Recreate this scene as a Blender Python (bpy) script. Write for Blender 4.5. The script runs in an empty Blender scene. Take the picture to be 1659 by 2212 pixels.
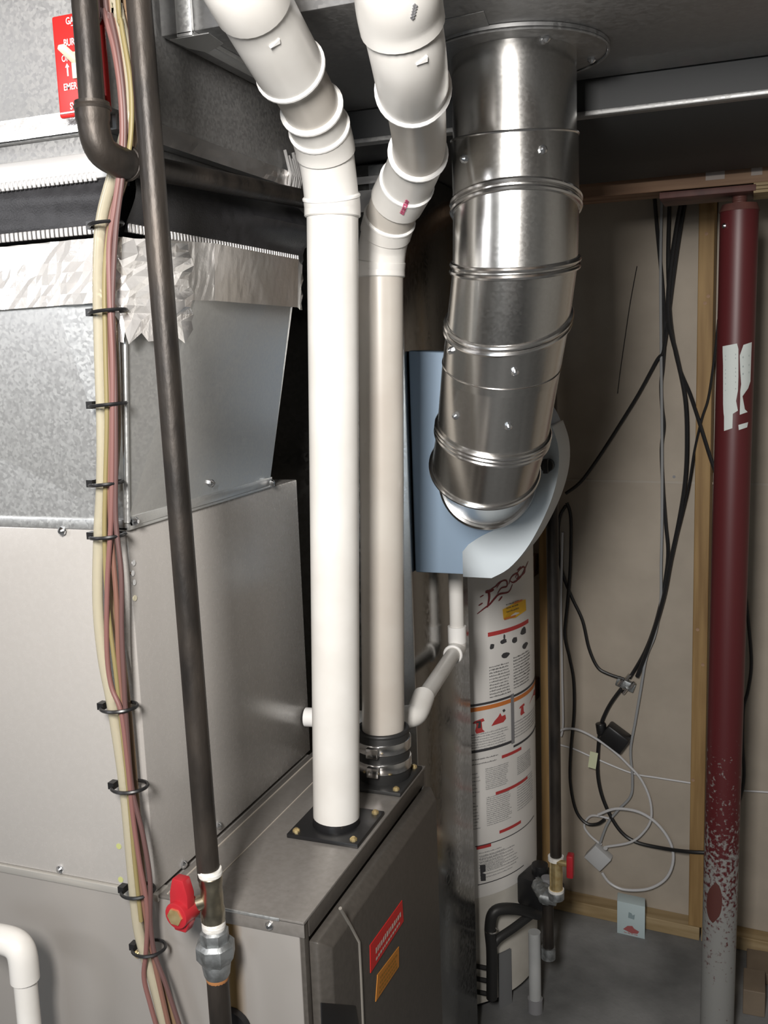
import bpy, bmesh, math, random
from mathutils import Vector, Matrix
from mathutils.bvhtree import BVHTree
random.seed(7)
PI = math.pi
V = Vector
SCN = bpy.context.scene
COL = SCN.collection

# ------------------------------------------------------------------ camera
CAM = V((0, 0, 1.6))
HEAD, PITCH, ROLL, FPX = 0.36585, 0.15958, -0.03670, 2096.3      # heading left of +Y, pitch down, roll, focal length in px of a 1659x2212 frame
FWD = V((-math.sin(HEAD)*math.cos(PITCH), math.cos(HEAD)*math.cos(PITCH), -math.sin(PITCH)))
_rt = V((math.cos(HEAD), math.sin(HEAD), 0)); _up = _rt.cross(FWD)
RT = math.cos(ROLL)*_rt + math.sin(ROLL)*_up
UP = -math.sin(ROLL)*_rt + math.cos(ROLL)*_up
cd = bpy.data.cameras.new('camera'); cam = bpy.data.objects.new('camera', cd); COL.objects.link(cam)
cam.matrix_world = Matrix(((RT.x, UP.x, -FWD.x, CAM.x), (RT.y, UP.y, -FWD.y, CAM.y), (RT.z, UP.z, -FWD.z, CAM.z), (0, 0, 0, 1)))
cd.sensor_fit = 'VERTICAL'; cd.sensor_height = 24.0; cd.lens = 24.0*FPX/2212.0; cd.clip_start = 0.02
SCN.camera = cam

# ------------------------------------------------------------------ light and exposure
wd = bpy.data.worlds.new('world'); SCN.world = wd; wd.use_nodes = True
wd.node_tree.nodes['Background'].inputs[0].default_value = (0.75, 0.85, 1.0, 1)
wd.node_tree.nodes['Background'].inputs[1].default_value = 0.07

def area(name, loc, target, sx, sy, power, col):
    d = bpy.data.lights.new(name, 'AREA'); d.shape = 'RECTANGLE'; d.size = sx; d.size_y = sy; d.energy = power; d.color = col
    o = bpy.data.objects.new(name, d); COL.objects.link(o); o.location = loc
    o.rotation_euler = (V(target)-V(loc)).to_track_quat('-Z', 'Y').to_euler()
    return o
area('ceiling_lamp_light', (-0.15, -0.30, 1.98), (-0.5, 1.2, 1.45), 0.20, 0.36, 29, (1.0, 0.96, 0.915))
area('side_fill_light', (-2.15, -0.95, 2.12), (-0.9, 1.0, 1.5), 0.55, 0.35, 9.5, (0.97, 0.97, 1.0))  # added out of view to brighten the metal faces on the left
area('cool_fill_light', (-0.5, -2.12, 1.62), (-0.5, 1.0, 1.3), 1.0, 0.8, 8, (0.80, 0.91, 1.0))  # added cool fill from behind the camera
SCN.view_settings.view_transform = 'Standard'; SCN.view_settings.look = 'None'
SCN.view_settings.gamma = 1.0; SCN.view_settings.use_curve_mapping = False
SCN.view_settings.exposure = 0.55

# ------------------------------------------------------------------ surveying helpers: a picture ray cut with a real plane
def ray(px, py):
    return FWD + RT*((px-829.5)/FPX) - UP*((py-1106.0)/FPX)
def at(px, py, x=None, y=None, z=None):
    d = ray(px, py)
    t = (x-CAM.x)/d.x if x is not None else (y-CAM.y)/d.y if y is not None else (z-CAM.z)/d.z
    return CAM + d*t
def proj(P):
    q = P-CAM; w = q.dot(FWD)
    return 829.5+FPX*q.dot(RT)/w, 1106.0-FPX*q.dot(UP)/w

# ------------------------------------------------------------------ object helpers
ORG = {}
def meta(o, label=None, cat=None, group=None, kind=None):
    if label: o['label'] = label
    if cat: o['category'] = cat
    if group: o['group'] = group
    if kind: o['kind'] = kind
    return o
def thing(name, loc, label, cat, group=None):
    o = bpy.data.objects.new(name, None); COL.objects.link(o); o.location = loc; o.empty_display_size = 0.05
    ORG[o.name] = V(loc)
    return meta(o, label, cat, group)
class MB:
    def __init__(s): s.v = []; s.f = []
    def add(s, vs, fs):
        n = len(s.v); s.v += [V(v) for v in vs]; s.f += [tuple(i+n for i in f) for f in fs]; return s
    def box(s, a, b):
        x0, x1 = sorted((a[0], b[0])); y0, y1 = sorted((a[1], b[1])); z0, z1 = sorted((a[2], b[2]))
        return s.add([(x0,y0,z0),(x1,y0,z0),(x1,y1,z0),(x0,y1,z0),(x0,y0,z1),(x1,y0,z1),(x1,y1,z1),(x0,y1,z1)],
                     [(0,3,2,1),(4,5,6,7),(0,1,5,4),(1,2,6,5),(2,3,7,6),(3,0,4,7)])
    def hexa(s, p):  # eight corners, bottom four then top four
        return s.add(p, [(0,3,2,1),(4,5,6,7),(0,1,5,4),(1,2,6,5),(2,3,7,6),(3,0,4,7)])
    def obox(s, c, ax, ay, az, sx, sy, sz):
        c = V(c); ax = V(ax)*sx/2; ay = V(ay)*sy/2; az = V(az)*sz/2
        return s.hexa([c-ax-ay-az, c+ax-ay-az, c+ax+ay-az, c-ax+ay-az, c-ax-ay+az, c+ax-ay+az, c+ax+ay+az, c-ax+ay+az])
    def loft(s, rings, cap=True, closed=False):
        n = len(rings[0]); vs = [p for r in rings for p in r]; fs = []
        m = len(rings)
        for i in range(m if closed else m-1):
            a = i*n; b = ((i+1) % m)*n
            for k in range(n): fs.append((a+k, a+(k+1) % n, b+(k+1) % n, b+k))
        if cap and not closed:
            fs.append(tuple(range(n-1, -1, -1))); fs.append(tuple((m-1)*n+k for k in range(n)))
        return s.add(vs, fs)
    def tube(s, pts, r, n=12, cap=True, closed=False):
        pts = [V(p) for p in pts]; m = len(pts); rs = r if isinstance(r, (list, tuple)) else [r]*m
        T = []
        for i in range(m):
            a = pts[(i-1) % m] if closed or i > 0 else pts[i]; b = pts[(i+1) % m] if closed or i < m-1 else pts[i]
            t = (b-a); T.append(t.normalized() if t.length > 1e-9 else (T[-1] if T else V((0,0,1))))
        e = V((1,0,0)) if abs(T[0].x) < 0.9 else V((0,1,0))
        e = (e-T[0]*e.dot(T[0])).normalized(); rings = []
        for i in range(m):
            e = (e-T[i]*e.dot(T[i])).normalized(); g = T[i].cross(e)
            rings.append([pts[i]+rs[i]*(math.cos(2*PI*k/n)*e+math.sin(2*PI*k/n)*g) for k in range(n)])
        return s.loft(rings, cap, closed)
    def cyl(s, a, b, r, n=20, r2=None):
        return s.tube([a, b], [r, r if r2 is None else r2], n)
    def ring(s, c, nrm, R, r, n=32, m=8):
        nrm = V(nrm).normalized(); e = V((1,0,0)) if abs(nrm.x) < 0.9 else V((0,1,0))
        e = (e-nrm*e.dot(nrm)).normalized(); g = nrm.cross(e)
        return s.tube([V(c)+R*(math.cos(2*PI*k/n)*e+math.sin(2*PI*k/n)*g) for k in range(n)], r, m, closed=True)
    def quad(s, *p): return s.add(p, [tuple(range(len(p)))])
    def slab(s, p, nrm, th):   # polygon outline p given a thickness along -nrm
        nrm = V(nrm).normalized(); n = len(p); q = [V(a)-nrm*th for a in p]
        return s.add(list(p)+q, [tuple(range(n)), tuple(range(2*n-1, n-1, -1))]+[(i, n+i, n+(i+1) % n, (i+1) % n) for i in range(n)])
    def build(s, name, mat, parent=None, smooth=True, bevel=0, seg=2, ang=35, **kw):
        po = ORG[parent.name] if parent is not None else V((0,0,0))
        lo = V([min(v[i] for v in s.v) for i in range(3)]); hi = V([max(v[i] for v in s.v) for i in range(3)])
        c = (lo+hi)/2
        if parent is None: c.z = lo.z
        me = bpy.data.meshes.new(name); bm = bmesh.new()
        vs = [bm.verts.new(v-c) for v in s.v]
        for f in s.f:
            try: bm.faces.new([vs[i] for i in f])
            except ValueError: pass
        bmesh.ops.remove_doubles(bm, verts=bm.verts, dist=1e-6)
        bmesh.ops.recalc_face_normals(bm, faces=bm.faces)
        if bevel:
            es = [e for e in bm.edges if len(e.link_faces) == 2 and e.calc_face_angle(0) > math.radians(ang)]
            bmesh.ops.bevel(bm, geom=es, offset=bevel, segments=seg, affect='EDGES', profile=0.5, clamp_overlap=True)
        if smooth:
            for f in bm.faces: f.smooth = True
            for e in bm.edges:
                if len(e.link_faces) == 2 and e.calc_face_angle(0) > math.radians(ang): e.smooth = False
        bm.to_mesh(me); bm.free()
        if mat is not None: me.materials.append(mat)
        o = bpy.data.objects.new(name, me); COL.objects.link(o)
        if parent is not None: o.parent = parent
        o.location = c-po; ORG[o.name] = c
        return meta(o, **kw)
def inst(src, name, parent, loc, rot=None):
    o = bpy.data.objects.new(name, src); COL.objects.link(o)
    po = V((0,0,0))
    if parent is not None: o.parent = parent; po = ORG[parent.name]
    o.location = V(loc)-po
    if rot is not None: o.rotation_euler = rot.to_euler()
    ORG[o.name] = V(loc)
    return o
def spline(pts, k=6):
    pts = [V(p) for p in pts]; out = []
    for i in range(len(pts)-1):
        p0 = pts[max(i-1, 0)]; p1 = pts[i]; p2 = pts[i+1]; p3 = pts[min(i+2, len(pts)-1)]
        for j in range(k):
            t = j/k
            out.append(0.5*((2*p1)+(p2-p0)*t+(2*p0-5*p1+4*p2-p3)*t*t+(3*p1-p0-3*p2+p3)*t**3))
    out.append(pts[-1]); return out
def basis(z, xhint=V((1,0,0))):
    z = V(z).normalized(); x = xhint-z*xhint.dot(z)
    if x.length < 1e-4: x = V((0,1,0))-z*z.y
    x.normalize(); return Matrix((x, z.cross(x), z)).transposed()
def bvh(o):
    M = Matrix.Translation(ORG[o.name])
    return BVHTree.FromPolygons([M @ v.co for v in o.data.vertices], [tuple(p.vertices) for p in o.data.polygons])
def text_mesh(s, size, align='LEFT'):
    c = bpy.data.curves.new('t', 'FONT'); c.body = s; c.size = size; c.align_x = align; c.resolution_u = 3; c.offset = size*0.012
    o = bpy.data.objects.new('t', c); COL.objects.link(o); bpy.context.view_layer.update()
    me = bpy.data.meshes.new_from_object(o.evaluated_get(bpy.context.evaluated_depsgraph_get()))
    vs = [v.co.copy() for v in me.vertices]; fs = [tuple(p.vertices) for p in me.polygons]
    bpy.data.objects.remove(o); bpy.data.curves.remove(c); bpy.data.meshes.remove(me)
    return vs, fs
def put_text(mb, s, size, o, ux, uy, align='LEFT'):
    vs, fs = text_mesh(s, size, align); mb.add([V(o)+V(ux)*v.x+V(uy)*v.y for v in vs], fs)
def scribble(mb, fn, u0, u1, v, h, dens=1.0):
    # a line of small print too fine to read: short strokes set like words; fn maps (u, v) to a point
    u = u0; g = h*0.62
    while u < u1-g*0.5:
        for k in range(random.randint(2, 8)):
            if u > u1-g*0.4: break
            w = g*random.uniform(0.45, 0.75); t = h*random.choice((0.68, 0.68, 1.0)); b = h*random.choice((0, 0, 0.12))
            mb.quad(fn(u, v+b), fn(u+w, v+b), fn(u+w, v+t), fn(u, v+t)); u += g
        u += g*0.6/dens

# ------------------------------------------------------------------ materials
def mat(name, col, rough=0.5, metal=0.0, **k):
    m = bpy.data.materials.new(name); m.use_nodes = True; b = m.node_tree.nodes['Principled BSDF']
    b.inputs['Base Color'].default_value = (*col, 1); b.inputs['Roughness'].default_value = rough; b.inputs['Metallic'].default_value = metal
    for key, val in k.items(): b.inputs[key.replace('_', ' ')].default_value = val
    return m
def noisy(m, c0, c1, scale=8, detail=4, lo=0.35, hi=0.65, stretch=(1,1,1), rough=None, bump=0, bscale=60, kind='noise', rot=(0,0,0)):
    nt = m.node_tree; b = nt.nodes['Principled BSDF']; N = nt.nodes.new; L = nt.links.new
    tc = N('ShaderNodeTexCoord'); mp = N('ShaderNodeMapping'); L(tc.outputs['Object'], mp.inputs[0]); mp.inputs['Scale'].default_value = stretch; mp.inputs['Rotation'].default_value = rot
    if kind == 'voronoi':
        t = N('ShaderNodeTexVoronoi'); t.inputs['Scale'].default_value = scale
        sp = N('ShaderNodeSeparateColor'); L(t.outputs['Color'], sp.inputs[0]); fac = sp.outputs[0]
    else:
        t = N('ShaderNodeTexNoise'); t.inputs['Scale'].default_value = scale; t.inputs['Detail'].default_value = detail; fac = t.outputs['Fac']
    L(mp.outputs[0], t.inputs['Vector'])
    r = N('ShaderNodeValToRGB'); L(fac, r.inputs[0]); r.color_ramp.elements[0].position = lo; r.color_ramp.elements[1].position = hi
    r.color_ramp.elements[0].color = (*c0, 1); r.color_ramp.elements[1].color = (*c1, 1); L(r.outputs[0], b.inputs['Base Color'])
    if rough:
        mr = N('ShaderNodeMapRange'); L(fac, mr.inputs[0]); mr.inputs[3].default_value = rough[0]; mr.inputs[4].default_value = rough[1]; L(mr.outputs[0], b.inputs['Roughness'])
    if bump:
        t2 = N('ShaderNodeTexNoise'); t2.inputs['Scale'].default_value = bscale; t2.inputs['Detail'].default_value = 5; L(mp.outputs[0], t2.inputs['Vector'])
        bp = N('ShaderNodeBump'); bp.inputs['Strength'].default_value = bump; bp.inputs['Distance'].default_value = 0.004
        L(t2.outputs['Fac'], bp.inputs['Height']); L(bp.outputs[0], b.inputs['Normal'])
    return m
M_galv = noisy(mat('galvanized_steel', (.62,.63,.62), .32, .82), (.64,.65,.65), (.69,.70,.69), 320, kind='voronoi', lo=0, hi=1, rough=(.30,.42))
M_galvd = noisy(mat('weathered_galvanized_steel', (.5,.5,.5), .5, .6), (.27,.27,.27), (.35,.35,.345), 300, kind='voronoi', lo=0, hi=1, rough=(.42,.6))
M_duct = noisy(mat('round_duct_steel', (.66,.65,.63), .22, 1.0), (.64,.63,.61), (.68,.67,.65), 320, kind='voronoi', lo=0, hi=1, rough=(.215,.235))
M_bead = mat('duct_bead_steel', (.72,.71,.70), .2, 1.0)
M_return = noisy(mat('return_duct_steel', (.5,.5,.49), .3, 1.0), (.27,.265,.255), (.32,.315,.305), 150, kind='voronoi', lo=0, hi=1, rough=(.16,.26))
M_foil = noisy(mat('aluminium_foil_tape', (.88,.87,.86), .16, .6), (.88,.86,.85), (.95,.94,.93), 20, bump=.35, bscale=45, rough=(.12,.26))
M_foilp = noisy(mat('shade_side_foil_tape', (.88,.87,.86), .3, .96), (.84,.82,.80), (.92,.90,.89), 20, bump=.25, bscale=45, rough=(.26,.4))  # same foil, made more metallic so the front strips read as shaded
M_taupe = noisy(mat('taupe_painted_steel', (.36,.34,.32), .32, .3), (.215,.20,.185), (.24,.225,.21), 140, detail=2, rough=(.26,.32))
M_coil = noisy(mat('pale_taupe_painted_steel', (.5,.48,.455), .3, .1), (.408,.39,.37), (.418,.40,.38), 140, detail=2, rough=(.24,.30))
M_dark = noisy(mat('door_painted_steel', (.2,.185,.17), .4, .3), (.085,.077,.068), (.10,.09,.08), 140, detail=2)
M_screw = mat('zinc_screw', (.75,.77,.8), .22, 1.0)
M_brass = noisy(mat('brass', (.75,.55,.22), .25, .75), (.62,.45,.2), (.82,.66,.35), 90)
M_iron = noisy(mat('black_iron_pipe', (.06,.055,.05), .45, .55), (.026,.023,.021), (.060,.050,.042), 30, stretch=(1,1,.35), rough=(.38,.55), bump=.15, bscale=160)
M_union = noisy(mat('galvanized_malleable_iron', (.32,.34,.35), .5, .8), (.22,.23,.23), (.42,.44,.45), 70, rough=(.35,.6), bump=.12, bscale=200)
M_tape = noisy(mat('white_thread_tape', (.8,.8,.78), .6), (.62,.60,.55), (.85,.84,.82), 120, stretch=(1,1,6))
M_shadesteel = mat('shade_dark_steel', (.022,.023,.024), .7, 0)  # near-black colour stands in for the shade behind the supply trunk
M_pvc2 = noisy(mat('dull_ivory_pvc', (.5,.47,.43), .34), (.47,.43,.385), (.53,.50,.455), 9)
M_pvc = noisy(mat('white_pvc', (.7,.685,.655), .32), (.66,.64,.605), (.72,.705,.675), 14, rough=(.26,.38))
M_pvcb = mat('bright_pvc_rim', (.84,.83,.81), .35)
M_black = mat('black_plastic', (.012,.012,.013), .35)
M_rubber = mat('black_rubber', (.02,.02,.02), .5)
M_canvas = noisy(mat('black_coated_canvas', (.022,.022,.024), .42), (.018,.018,.02), (.03,.03,.033), 60, bump=.15, bscale=500, rough=(.36,.5))
M_red = mat('red_plastic', (.62,.02,.018), .38)
M_redm = mat('red_vinyl_lever', (.38,.018,.026), .35)
M_white = mat('white_print', (.85,.85,.85), .5)
M_ivory = mat('ivory_toggle', (.75,.70,.52), .4)
M_hgrey = mat('blue_grey_plastic', (.25,.335,.44), .42)
M_hwhite = mat('pale_plastic_cover', (.58,.64,.68), .42)
M_heat = noisy(mat('heater_enamel', (.62,.60,.56), .38), (.58,.555,.50), (.64,.615,.56), 20)
M_label = mat('heater_label_white', (.78,.765,.74), .5)
M_ink = mat('black_ink', (.05,.05,.055), .6)
M_inkg = mat('grey_ink', (.22,.22,.23), .6)
M_inkr = mat('red_ink', (.50,.05,.05), .6)
M_inkm = mat('maroon_ink', (.22,.035,.04), .6)
M_orange = mat('orange_ink', (.62,.19,.04), .6)
M_yellow = mat('yellow_ink', (.78,.45,.03), .6)
M_wood = noisy(mat('pine_stud', (.5,.34,.16), .65), (.20,.115,.04), (.33,.21,.085), 5, stretch=(9,9,.6), detail=6)
M_woodh = noisy(mat('pine_plate', (.5,.36,.2), .65), (.27,.19,.09), (.40,.30,.17), 5, stretch=(.6,9,9), detail=6)
M_beam = noisy(mat('stained_timber_beam', (.28,.15,.08), .7), (.17,.085,.05), (.36,.23,.14), 5, stretch=(.5,9,6), detail=6)
M_joist = noisy(mat('dark_joist_timber', (.12,.085,.06), .8), (.07,.05,.035), (.15,.105,.07), 5, stretch=(8,.6,8), detail=6)
M_paper = noisy(mat('drywall_backing_paper', (.36,.31,.255), .85), (.36,.315,.26), (.40,.35,.29), 12, detail=6)
M_seam = mat('drywall_seam', (.40,.36,.31), .8)
M_floor = noisy(mat('concrete', (.26,.265,.265), .8), (.11,.113,.114), (.27,.273,.273), 4.5, detail=10, lo=.33, hi=.67, bump=.2, bscale=90)
M_roomwall = noisy(mat('painted_room_wall', (.55,.53,.49), .8), (.52,.50,.46), (.58,.56,.52), 6)
M_clear = mat('clear_vinyl_tube', (.60,.55,.42), .15, 0, Transmission_Weight=.45, IOR=1.35)
M_pink = mat('pink_wire', (.20,.095,.085), .45)
M_mauve = mat('mauve_wire_jacket', (.115,.062,.058), .45)
M_brown = mat('brown_wire', (.20,.10,.075), .4)
M_cable = mat('black_cable', (.012,.012,.013), .4)
M_gcable = mat('grey_cable', (.30,.31,.32), .4)
M_wcable = mat('white_coax_cable', (.55,.55,.56), .4)
M_box = mat('pale_blue_card', (.50,.60,.62), .5)
M_card = noisy(mat('brown_card', (.2,.15,.1), .7), (.13,.10,.07), (.2,.155,.11), 6)
M_tag = mat('pale_green_tag', (.62,.66,.45), .6)
# red steel post, whitened by paint and mineral spatter towards its foot
M_post = mat('red_oxide_paint', (.2,.03,.03), .45)
def post_nodes():
    nt = M_post.node_tree; b = nt.nodes['Principled BSDF']; N = nt.nodes.new; L = nt.links.new
    tc = N('ShaderNodeTexCoord'); sep = N('ShaderNodeSeparateXYZ'); L(tc.outputs['Object'], sep.inputs[0])
    n = N('ShaderNodeTexNoise'); n.inputs['Scale'].default_value = 120; n.inputs['Detail'].default_value = 7; L(tc.outputs['Object'], n.inputs[0])
    n2 = N('ShaderNodeTexNoise'); n2.inputs['Scale'].default_value = 7; n2.inputs['Detail'].default_value = 3; L(tc.outputs['Object'], n2.inputs[0])
    mr = N('ShaderNodeMapRange'); L(sep.outputs[2], mr.inputs[0])            # object z: centre of the tube is z = 0
    mr.inputs[1].default_value = -.05; mr.inputs[2].default_value = -.75; mr.inputs[3].default_value = -.26; mr.inputs[4].default_value = .28
    a = N('ShaderNodeMath'); a.operation = 'ADD'; L(n.outputs['Fac'], a.inputs[0]); L(mr.outputs[0], a.inputs[1])
    a2 = N('ShaderNodeMath'); a2.operation = 'MULTIPLY_ADD'; L(n2.outputs['Fac'], a2.inputs[0]); a2.inputs[1].default_value = .25; L(a.outputs[0], a2.inputs[2])
    r = N('ShaderNodeValToRGB'); L(a2.outputs[0], r.inputs[0]); r.color_ramp.elements[0].position = .62; r.color_ramp.elements[1].position = .76
    r.color_ramp.elements[0].color = (.085,.012,.014,1); r.color_ramp.elements[1].color = (.25,.25,.24,1); L(r.outputs[0], b.inputs['Base Color'])
post_nodes()
# furnace side: the same paint with a brown water stain that ran down it
M_side = mat('taupe_painted_steel_stained', (.37,.35,.33), .32, .35)
def side_nodes():
    nt = M_side.node_tree; b = nt.nodes['Principled BSDF']; N = nt.nodes.new; L = nt.links.new
    tc = N('ShaderNodeTexCoord'); sep = N('ShaderNodeSeparateXYZ'); L(tc.outputs['Object'], sep.inputs[0])
    n = N('ShaderNodeTexNoise'); n.inputs['Scale'].default_value = 9; n.inputs['Detail'].default_value = 5; L(tc.outputs['Object'], n.inputs[0])
    a = N('ShaderNodeMath'); a.operation = 'MULTIPLY_ADD'; L(n.outputs['Fac'], a.inputs[0]); a.inputs[1].default_value = .008; L(sep.outputs[0], a.inputs[2])
    s = N('ShaderNodeMath'); s.operation = 'SUBTRACT'; L(a.outputs[0], s.inputs[0]); s.inputs[1].default_value = SIDE_STAIN
    ab = N('ShaderNodeMath'); ab.operation = 'ABSOLUTE'; L(s.outputs[0], ab.inputs[0])
    mr = N('ShaderNodeMapRange'); L(ab.outputs[0], mr.inputs[0]); mr.inputs[1].default_value = .003; mr.inputs[2].default_value = .018; mr.inputs[3].default_value = .95; mr.inputs[4].default_value = 0
    mx = N('ShaderNodeMix'); mx.data_type = 'RGBA'; L(mr.outputs[0], mx.inputs[0]); mx.inputs[6].default_value = (.37,.35,.33,1); mx.inputs[7].default_value = (.20,.12,.035,1)
    L(mx.outputs[2], b.inputs['Base Color'])

# ------------------------------------------------------------------ room shell
WO = V((-.12, 2.548, 0)); WA = math.radians(-5.0)                # the timber face of the back wall
WX = V((math.cos(WA), math.sin(WA), 0)); WN = V((math.sin(WA), -math.cos(WA), 0))   # along the wall, towards the room
def wallpt(px, py, off=0.0):                                     # off = distance behind the stud faces
    d = ray(px, py); t = (WO-WN*off-CAM).dot(WN)/d.dot(WN); return CAM+d*t
def wp(u, z, off=0.0): return WO+WX*u+V((0,0,z))-WN*off
def wallbox(mb, u0, u1, z0, z1, o0, o1):
    c = WO+WX*(u0+u1)/2+V((0,0,(z0+z1)/2))-WN*(o0+o1)/2
    mb.obox(c, WX, WN, V((0,0,1)), abs(u1-u0), abs(o1-o0), abs(z1-z0))
def uz(px, py, off=0.0):
    p = wallpt(px, py, off)-WO; return p.dot(WX), p.z
CEIL = 2.46
MB().box((-2.6,-2.3,-.06),(1.9,3.0,0)).build('floor', M_floor, smooth=False, kind='structure')
MB().box((-2.6,-2.3,CEIL),(1.9,3.0,CEIL+.06)).build('ceiling', M_joist, smooth=False, kind='structure')
ceil = bpy.data.objects['ceiling']
for k in range(9):
    x = -2.3+k*.46
    MB().box((x-.02,-2.28,2.24),(x+.02,2.5,CEIL)).build('joist', M_joist, ceil, smooth=False)
wb = MB(); wallbox(wb, -2.5, 2.1, 0, CEIL, .064, .12); wb = wb.build('wall_back', M_paper, smooth=False, kind='structure')
us, zs = uz(1500, 1043, .05); ustud0 = uz(1510, 1500)[0]
edges = [-2.5, -1.20, ustud0+.019, 2.1]
for i in range(3):
    for z0, z1 in ((.0, zs-.0015), (zs+.0015, CEIL)):
        m = MB(); wallbox(m, edges[i]+.0015, edges[i+1]-.0015, z0+.001, z1, .05, .064)
        m.build('drywall_panel', M_paper, wb, smooth=False)
m = MB(); wallbox(m, -1.4, 2.0, zs-.003, zs+.003, .0485, .05); m.build('seam_tape', M_seam, wb, smooth=False)
for u in (uz(1181, 1500)[0], ustud0, ustud0+.62, -1.0, -1.5):
    m = MB(); wallbox(m, u-.0185, u+.0185, .038, 2.2, 0, .05); m.build('stud', M_wood, wb, smooth=False, bevel=.002)
for a, b in ((-2.4, uz(1180, 1968)[0]), (uz(1182, 1968)[0], uz(1512,2000)[0]), (uz(1514,2000)[0], 1.9)):
    m = MB(); wallbox(m, a+.001, b-.001, 0, .038, -.002, .05); m.build('bottom_plate', M_woodh, wb, smooth=False, bevel=.002)
for px, py in ((1526,505),(1523,655),(1507,1360),(1518,1436),(1497,1685),(1530,640)):   # knots in the stud
    p = wallpt(px, py, -.0004); m = MB(); m.cyl(p+WN*.0006, p-WN*.004, .0045, 10); m.build('knot', M_beam, wb)
p = wallpt(1456, 1030, .05); m = MB(); m.cyl(p+WN*.001, p-WN*.004, .004, 10); m.build('nail_head', M_inkg, wb)
for i, z in enumerate((.62, .98, 1.32, 1.62)):                     # nailing blocks in the dark bay behind the return duct
    m = MB(); wallbox(m, -.98, uz(1170,1500)[0]-.02, z, z+.06, .0, .05); m.build('blocking', M_beam, wb, smooth=False, bevel=.002)
MB().box((-2.66,-2.3,0),(-2.6,2.75,CEIL)).build('wall_left', M_roomwall, smooth=False, kind='structure')
MB().box((1.9,-2.3,0),(1.96,2.4,CEIL)).build('wall_right', M_roomwall, smooth=False, kind='structure')
m = MB(); m.box((-2.6,-2.36,0),(1.9,-2.3,1.15)); m.box((-2.6,-2.36,2.1),(1.9,-2.3,CEIL)); m.box((-2.6,-2.36,1.15),(-1.1,-2.3,2.1)); m.box((.1,-2.36,1.15),(1.9,-2.3,2.1))
m.build('wall_front', M_roomwall, smooth=False, kind='structure')
m = MB(); m.box((-1.1,-2.36,1.15),(-1.05,-2.27,2.1)); m.box((.05,-2.36,1.15),(.1,-2.27,2.1)); m.box((-1.05,-2.36,1.15),(.05,-2.27,1.2)); m.box((-1.05,-2.36,2.05),(.05,-2.27,2.1)); m.box((-.52,-2.34,1.2),(-.48,-2.29,2.05))
m.build('added_window_1', M_white, smooth=False, kind='structure')  # unseen window, added to go with the fill light behind the camera

# ------------------------------------------------------------------ furnace
FX, FY0, FY1, FZ = -.470, .920, 1.366, .961
CX = -.668
fur = thing('furnace', (-.86, 1.143, 0), 'taupe metal furnace cabinet with dark front door and two white vent pipes on top', 'furnace')
SIDE_STAIN = at(512, 2100, y=FY0).x-(-.86); side_nodes()
MB().box((-1.25,FY0,0),(FX-.006,FY1,FZ-.004)).build('cabinet', M_side, fur, bevel=.003)
m = MB(); m.box((CX+.002,FY0-.0015,FZ-.004),(FX+.001,FY1,FZ)); m.box((CX+.03,FY0-.0015,FZ-.02),(FX+.001,FY0,FZ-.002))
m.build('top_panel', M_taupe, fur, bevel=.0012)
m = MB(); m.box((-1.25,FY0-.004,FZ-.008),(CX+.004,FY0+.02,FZ+.0015)); m.build('top_flange', mat('bare_flange', (.62,.60,.56), .35, .6), fur, bevel=.0008)
m = MB(); m.box((CX+.052,FY0+.004,FZ),(CX+.0535,FY1-.004,FZ+.0008)); m.box((CX+.012,FY0+.004,FZ),(CX+.014,FY1-.004,FZ+.001)); m.build('top_seam', M_seam, fur, smooth=False)
m = MB(); m.box((FX-.006,FY0,0),(FX,FY0+.012,FZ-.004)); m.box((FX-.006,FY1-.012,0),(FX,FY1,FZ-.004)); m.box((FX-.006,FY0+.012,FZ-.026),(FX+.001,FY1-.012,FZ-.004))
m.build('front_frame', M_dark, fur, bevel=.001)
door = MB(); DX = FX+.024
DY0, DY1, DZ0, DZ1 = FY0+.010, FY1-.008, .04, FZ-.030; bv = .013
o = [(FX,DY0,DZ0),(FX,DY1,DZ0),(FX,DY1,DZ1),(FX,DY0,DZ1)]; k = [(FX+.012,)+p[1:] for p in o]
i4 = [(DX,DY0+bv,DZ0+bv),(DX,DY1-bv,DZ0+bv),(DX,DY1-bv,DZ1-bv),(DX,DY0+bv,DZ1-bv)]
door.add(o+k+i4, [(3,2,1,0),(0,1,5,4),(1,2,6,5),(2,3,7,6),(3,0,4,7),(4,5,9,8),(5,6,10,9),(6,7,11,10),(7,4,8,11),(8,9,10,11)])
door = door.build('door', M_dark, fur, bevel=.002)
# pressed panel outline on the door and the dark hand hold below it
P = [at(px, py, x=DX) for px, py in ((735,1962),(756,1998),(775,2034),(779,2110),(784,2230))]
m = MB(); m.tube(P, .0022, 8); m.build('pressed_ridge', mat('ridge_paint', (.30,.28,.25), .3, .3), door)
q = [at(px, py, x=DX+.0012) for px, py in ((695,2166),(768,2172),(775,2215),(775,2300),(699,2290))]
m = MB(); m.slab(q, (1,0,0), .002); m.build('hand_hold', M_black, door, bevel=.0008)
def door_sticker(name, corners, mt, ink, lab):
    q = [at(px, py, x=DX+.0008) for px, py in corners]
    s = MB().slab(q, (1,0,0), .0008).build(name, mt, door, smooth=False, label=lab)
    def fn(u, v): return q[0].lerp(q[1], u).lerp(q[3].lerp(q[2], u), 1-v)+V((.0004,0,0))   # u along the top edge, v up
    return s, fn
s, fn = door_sticker('warning_sticker', ((800,2042),(869,1945),(872,1990),(801,2102)), M_red, M_white, 'red warning sticker with white print')
m = MB()
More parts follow.
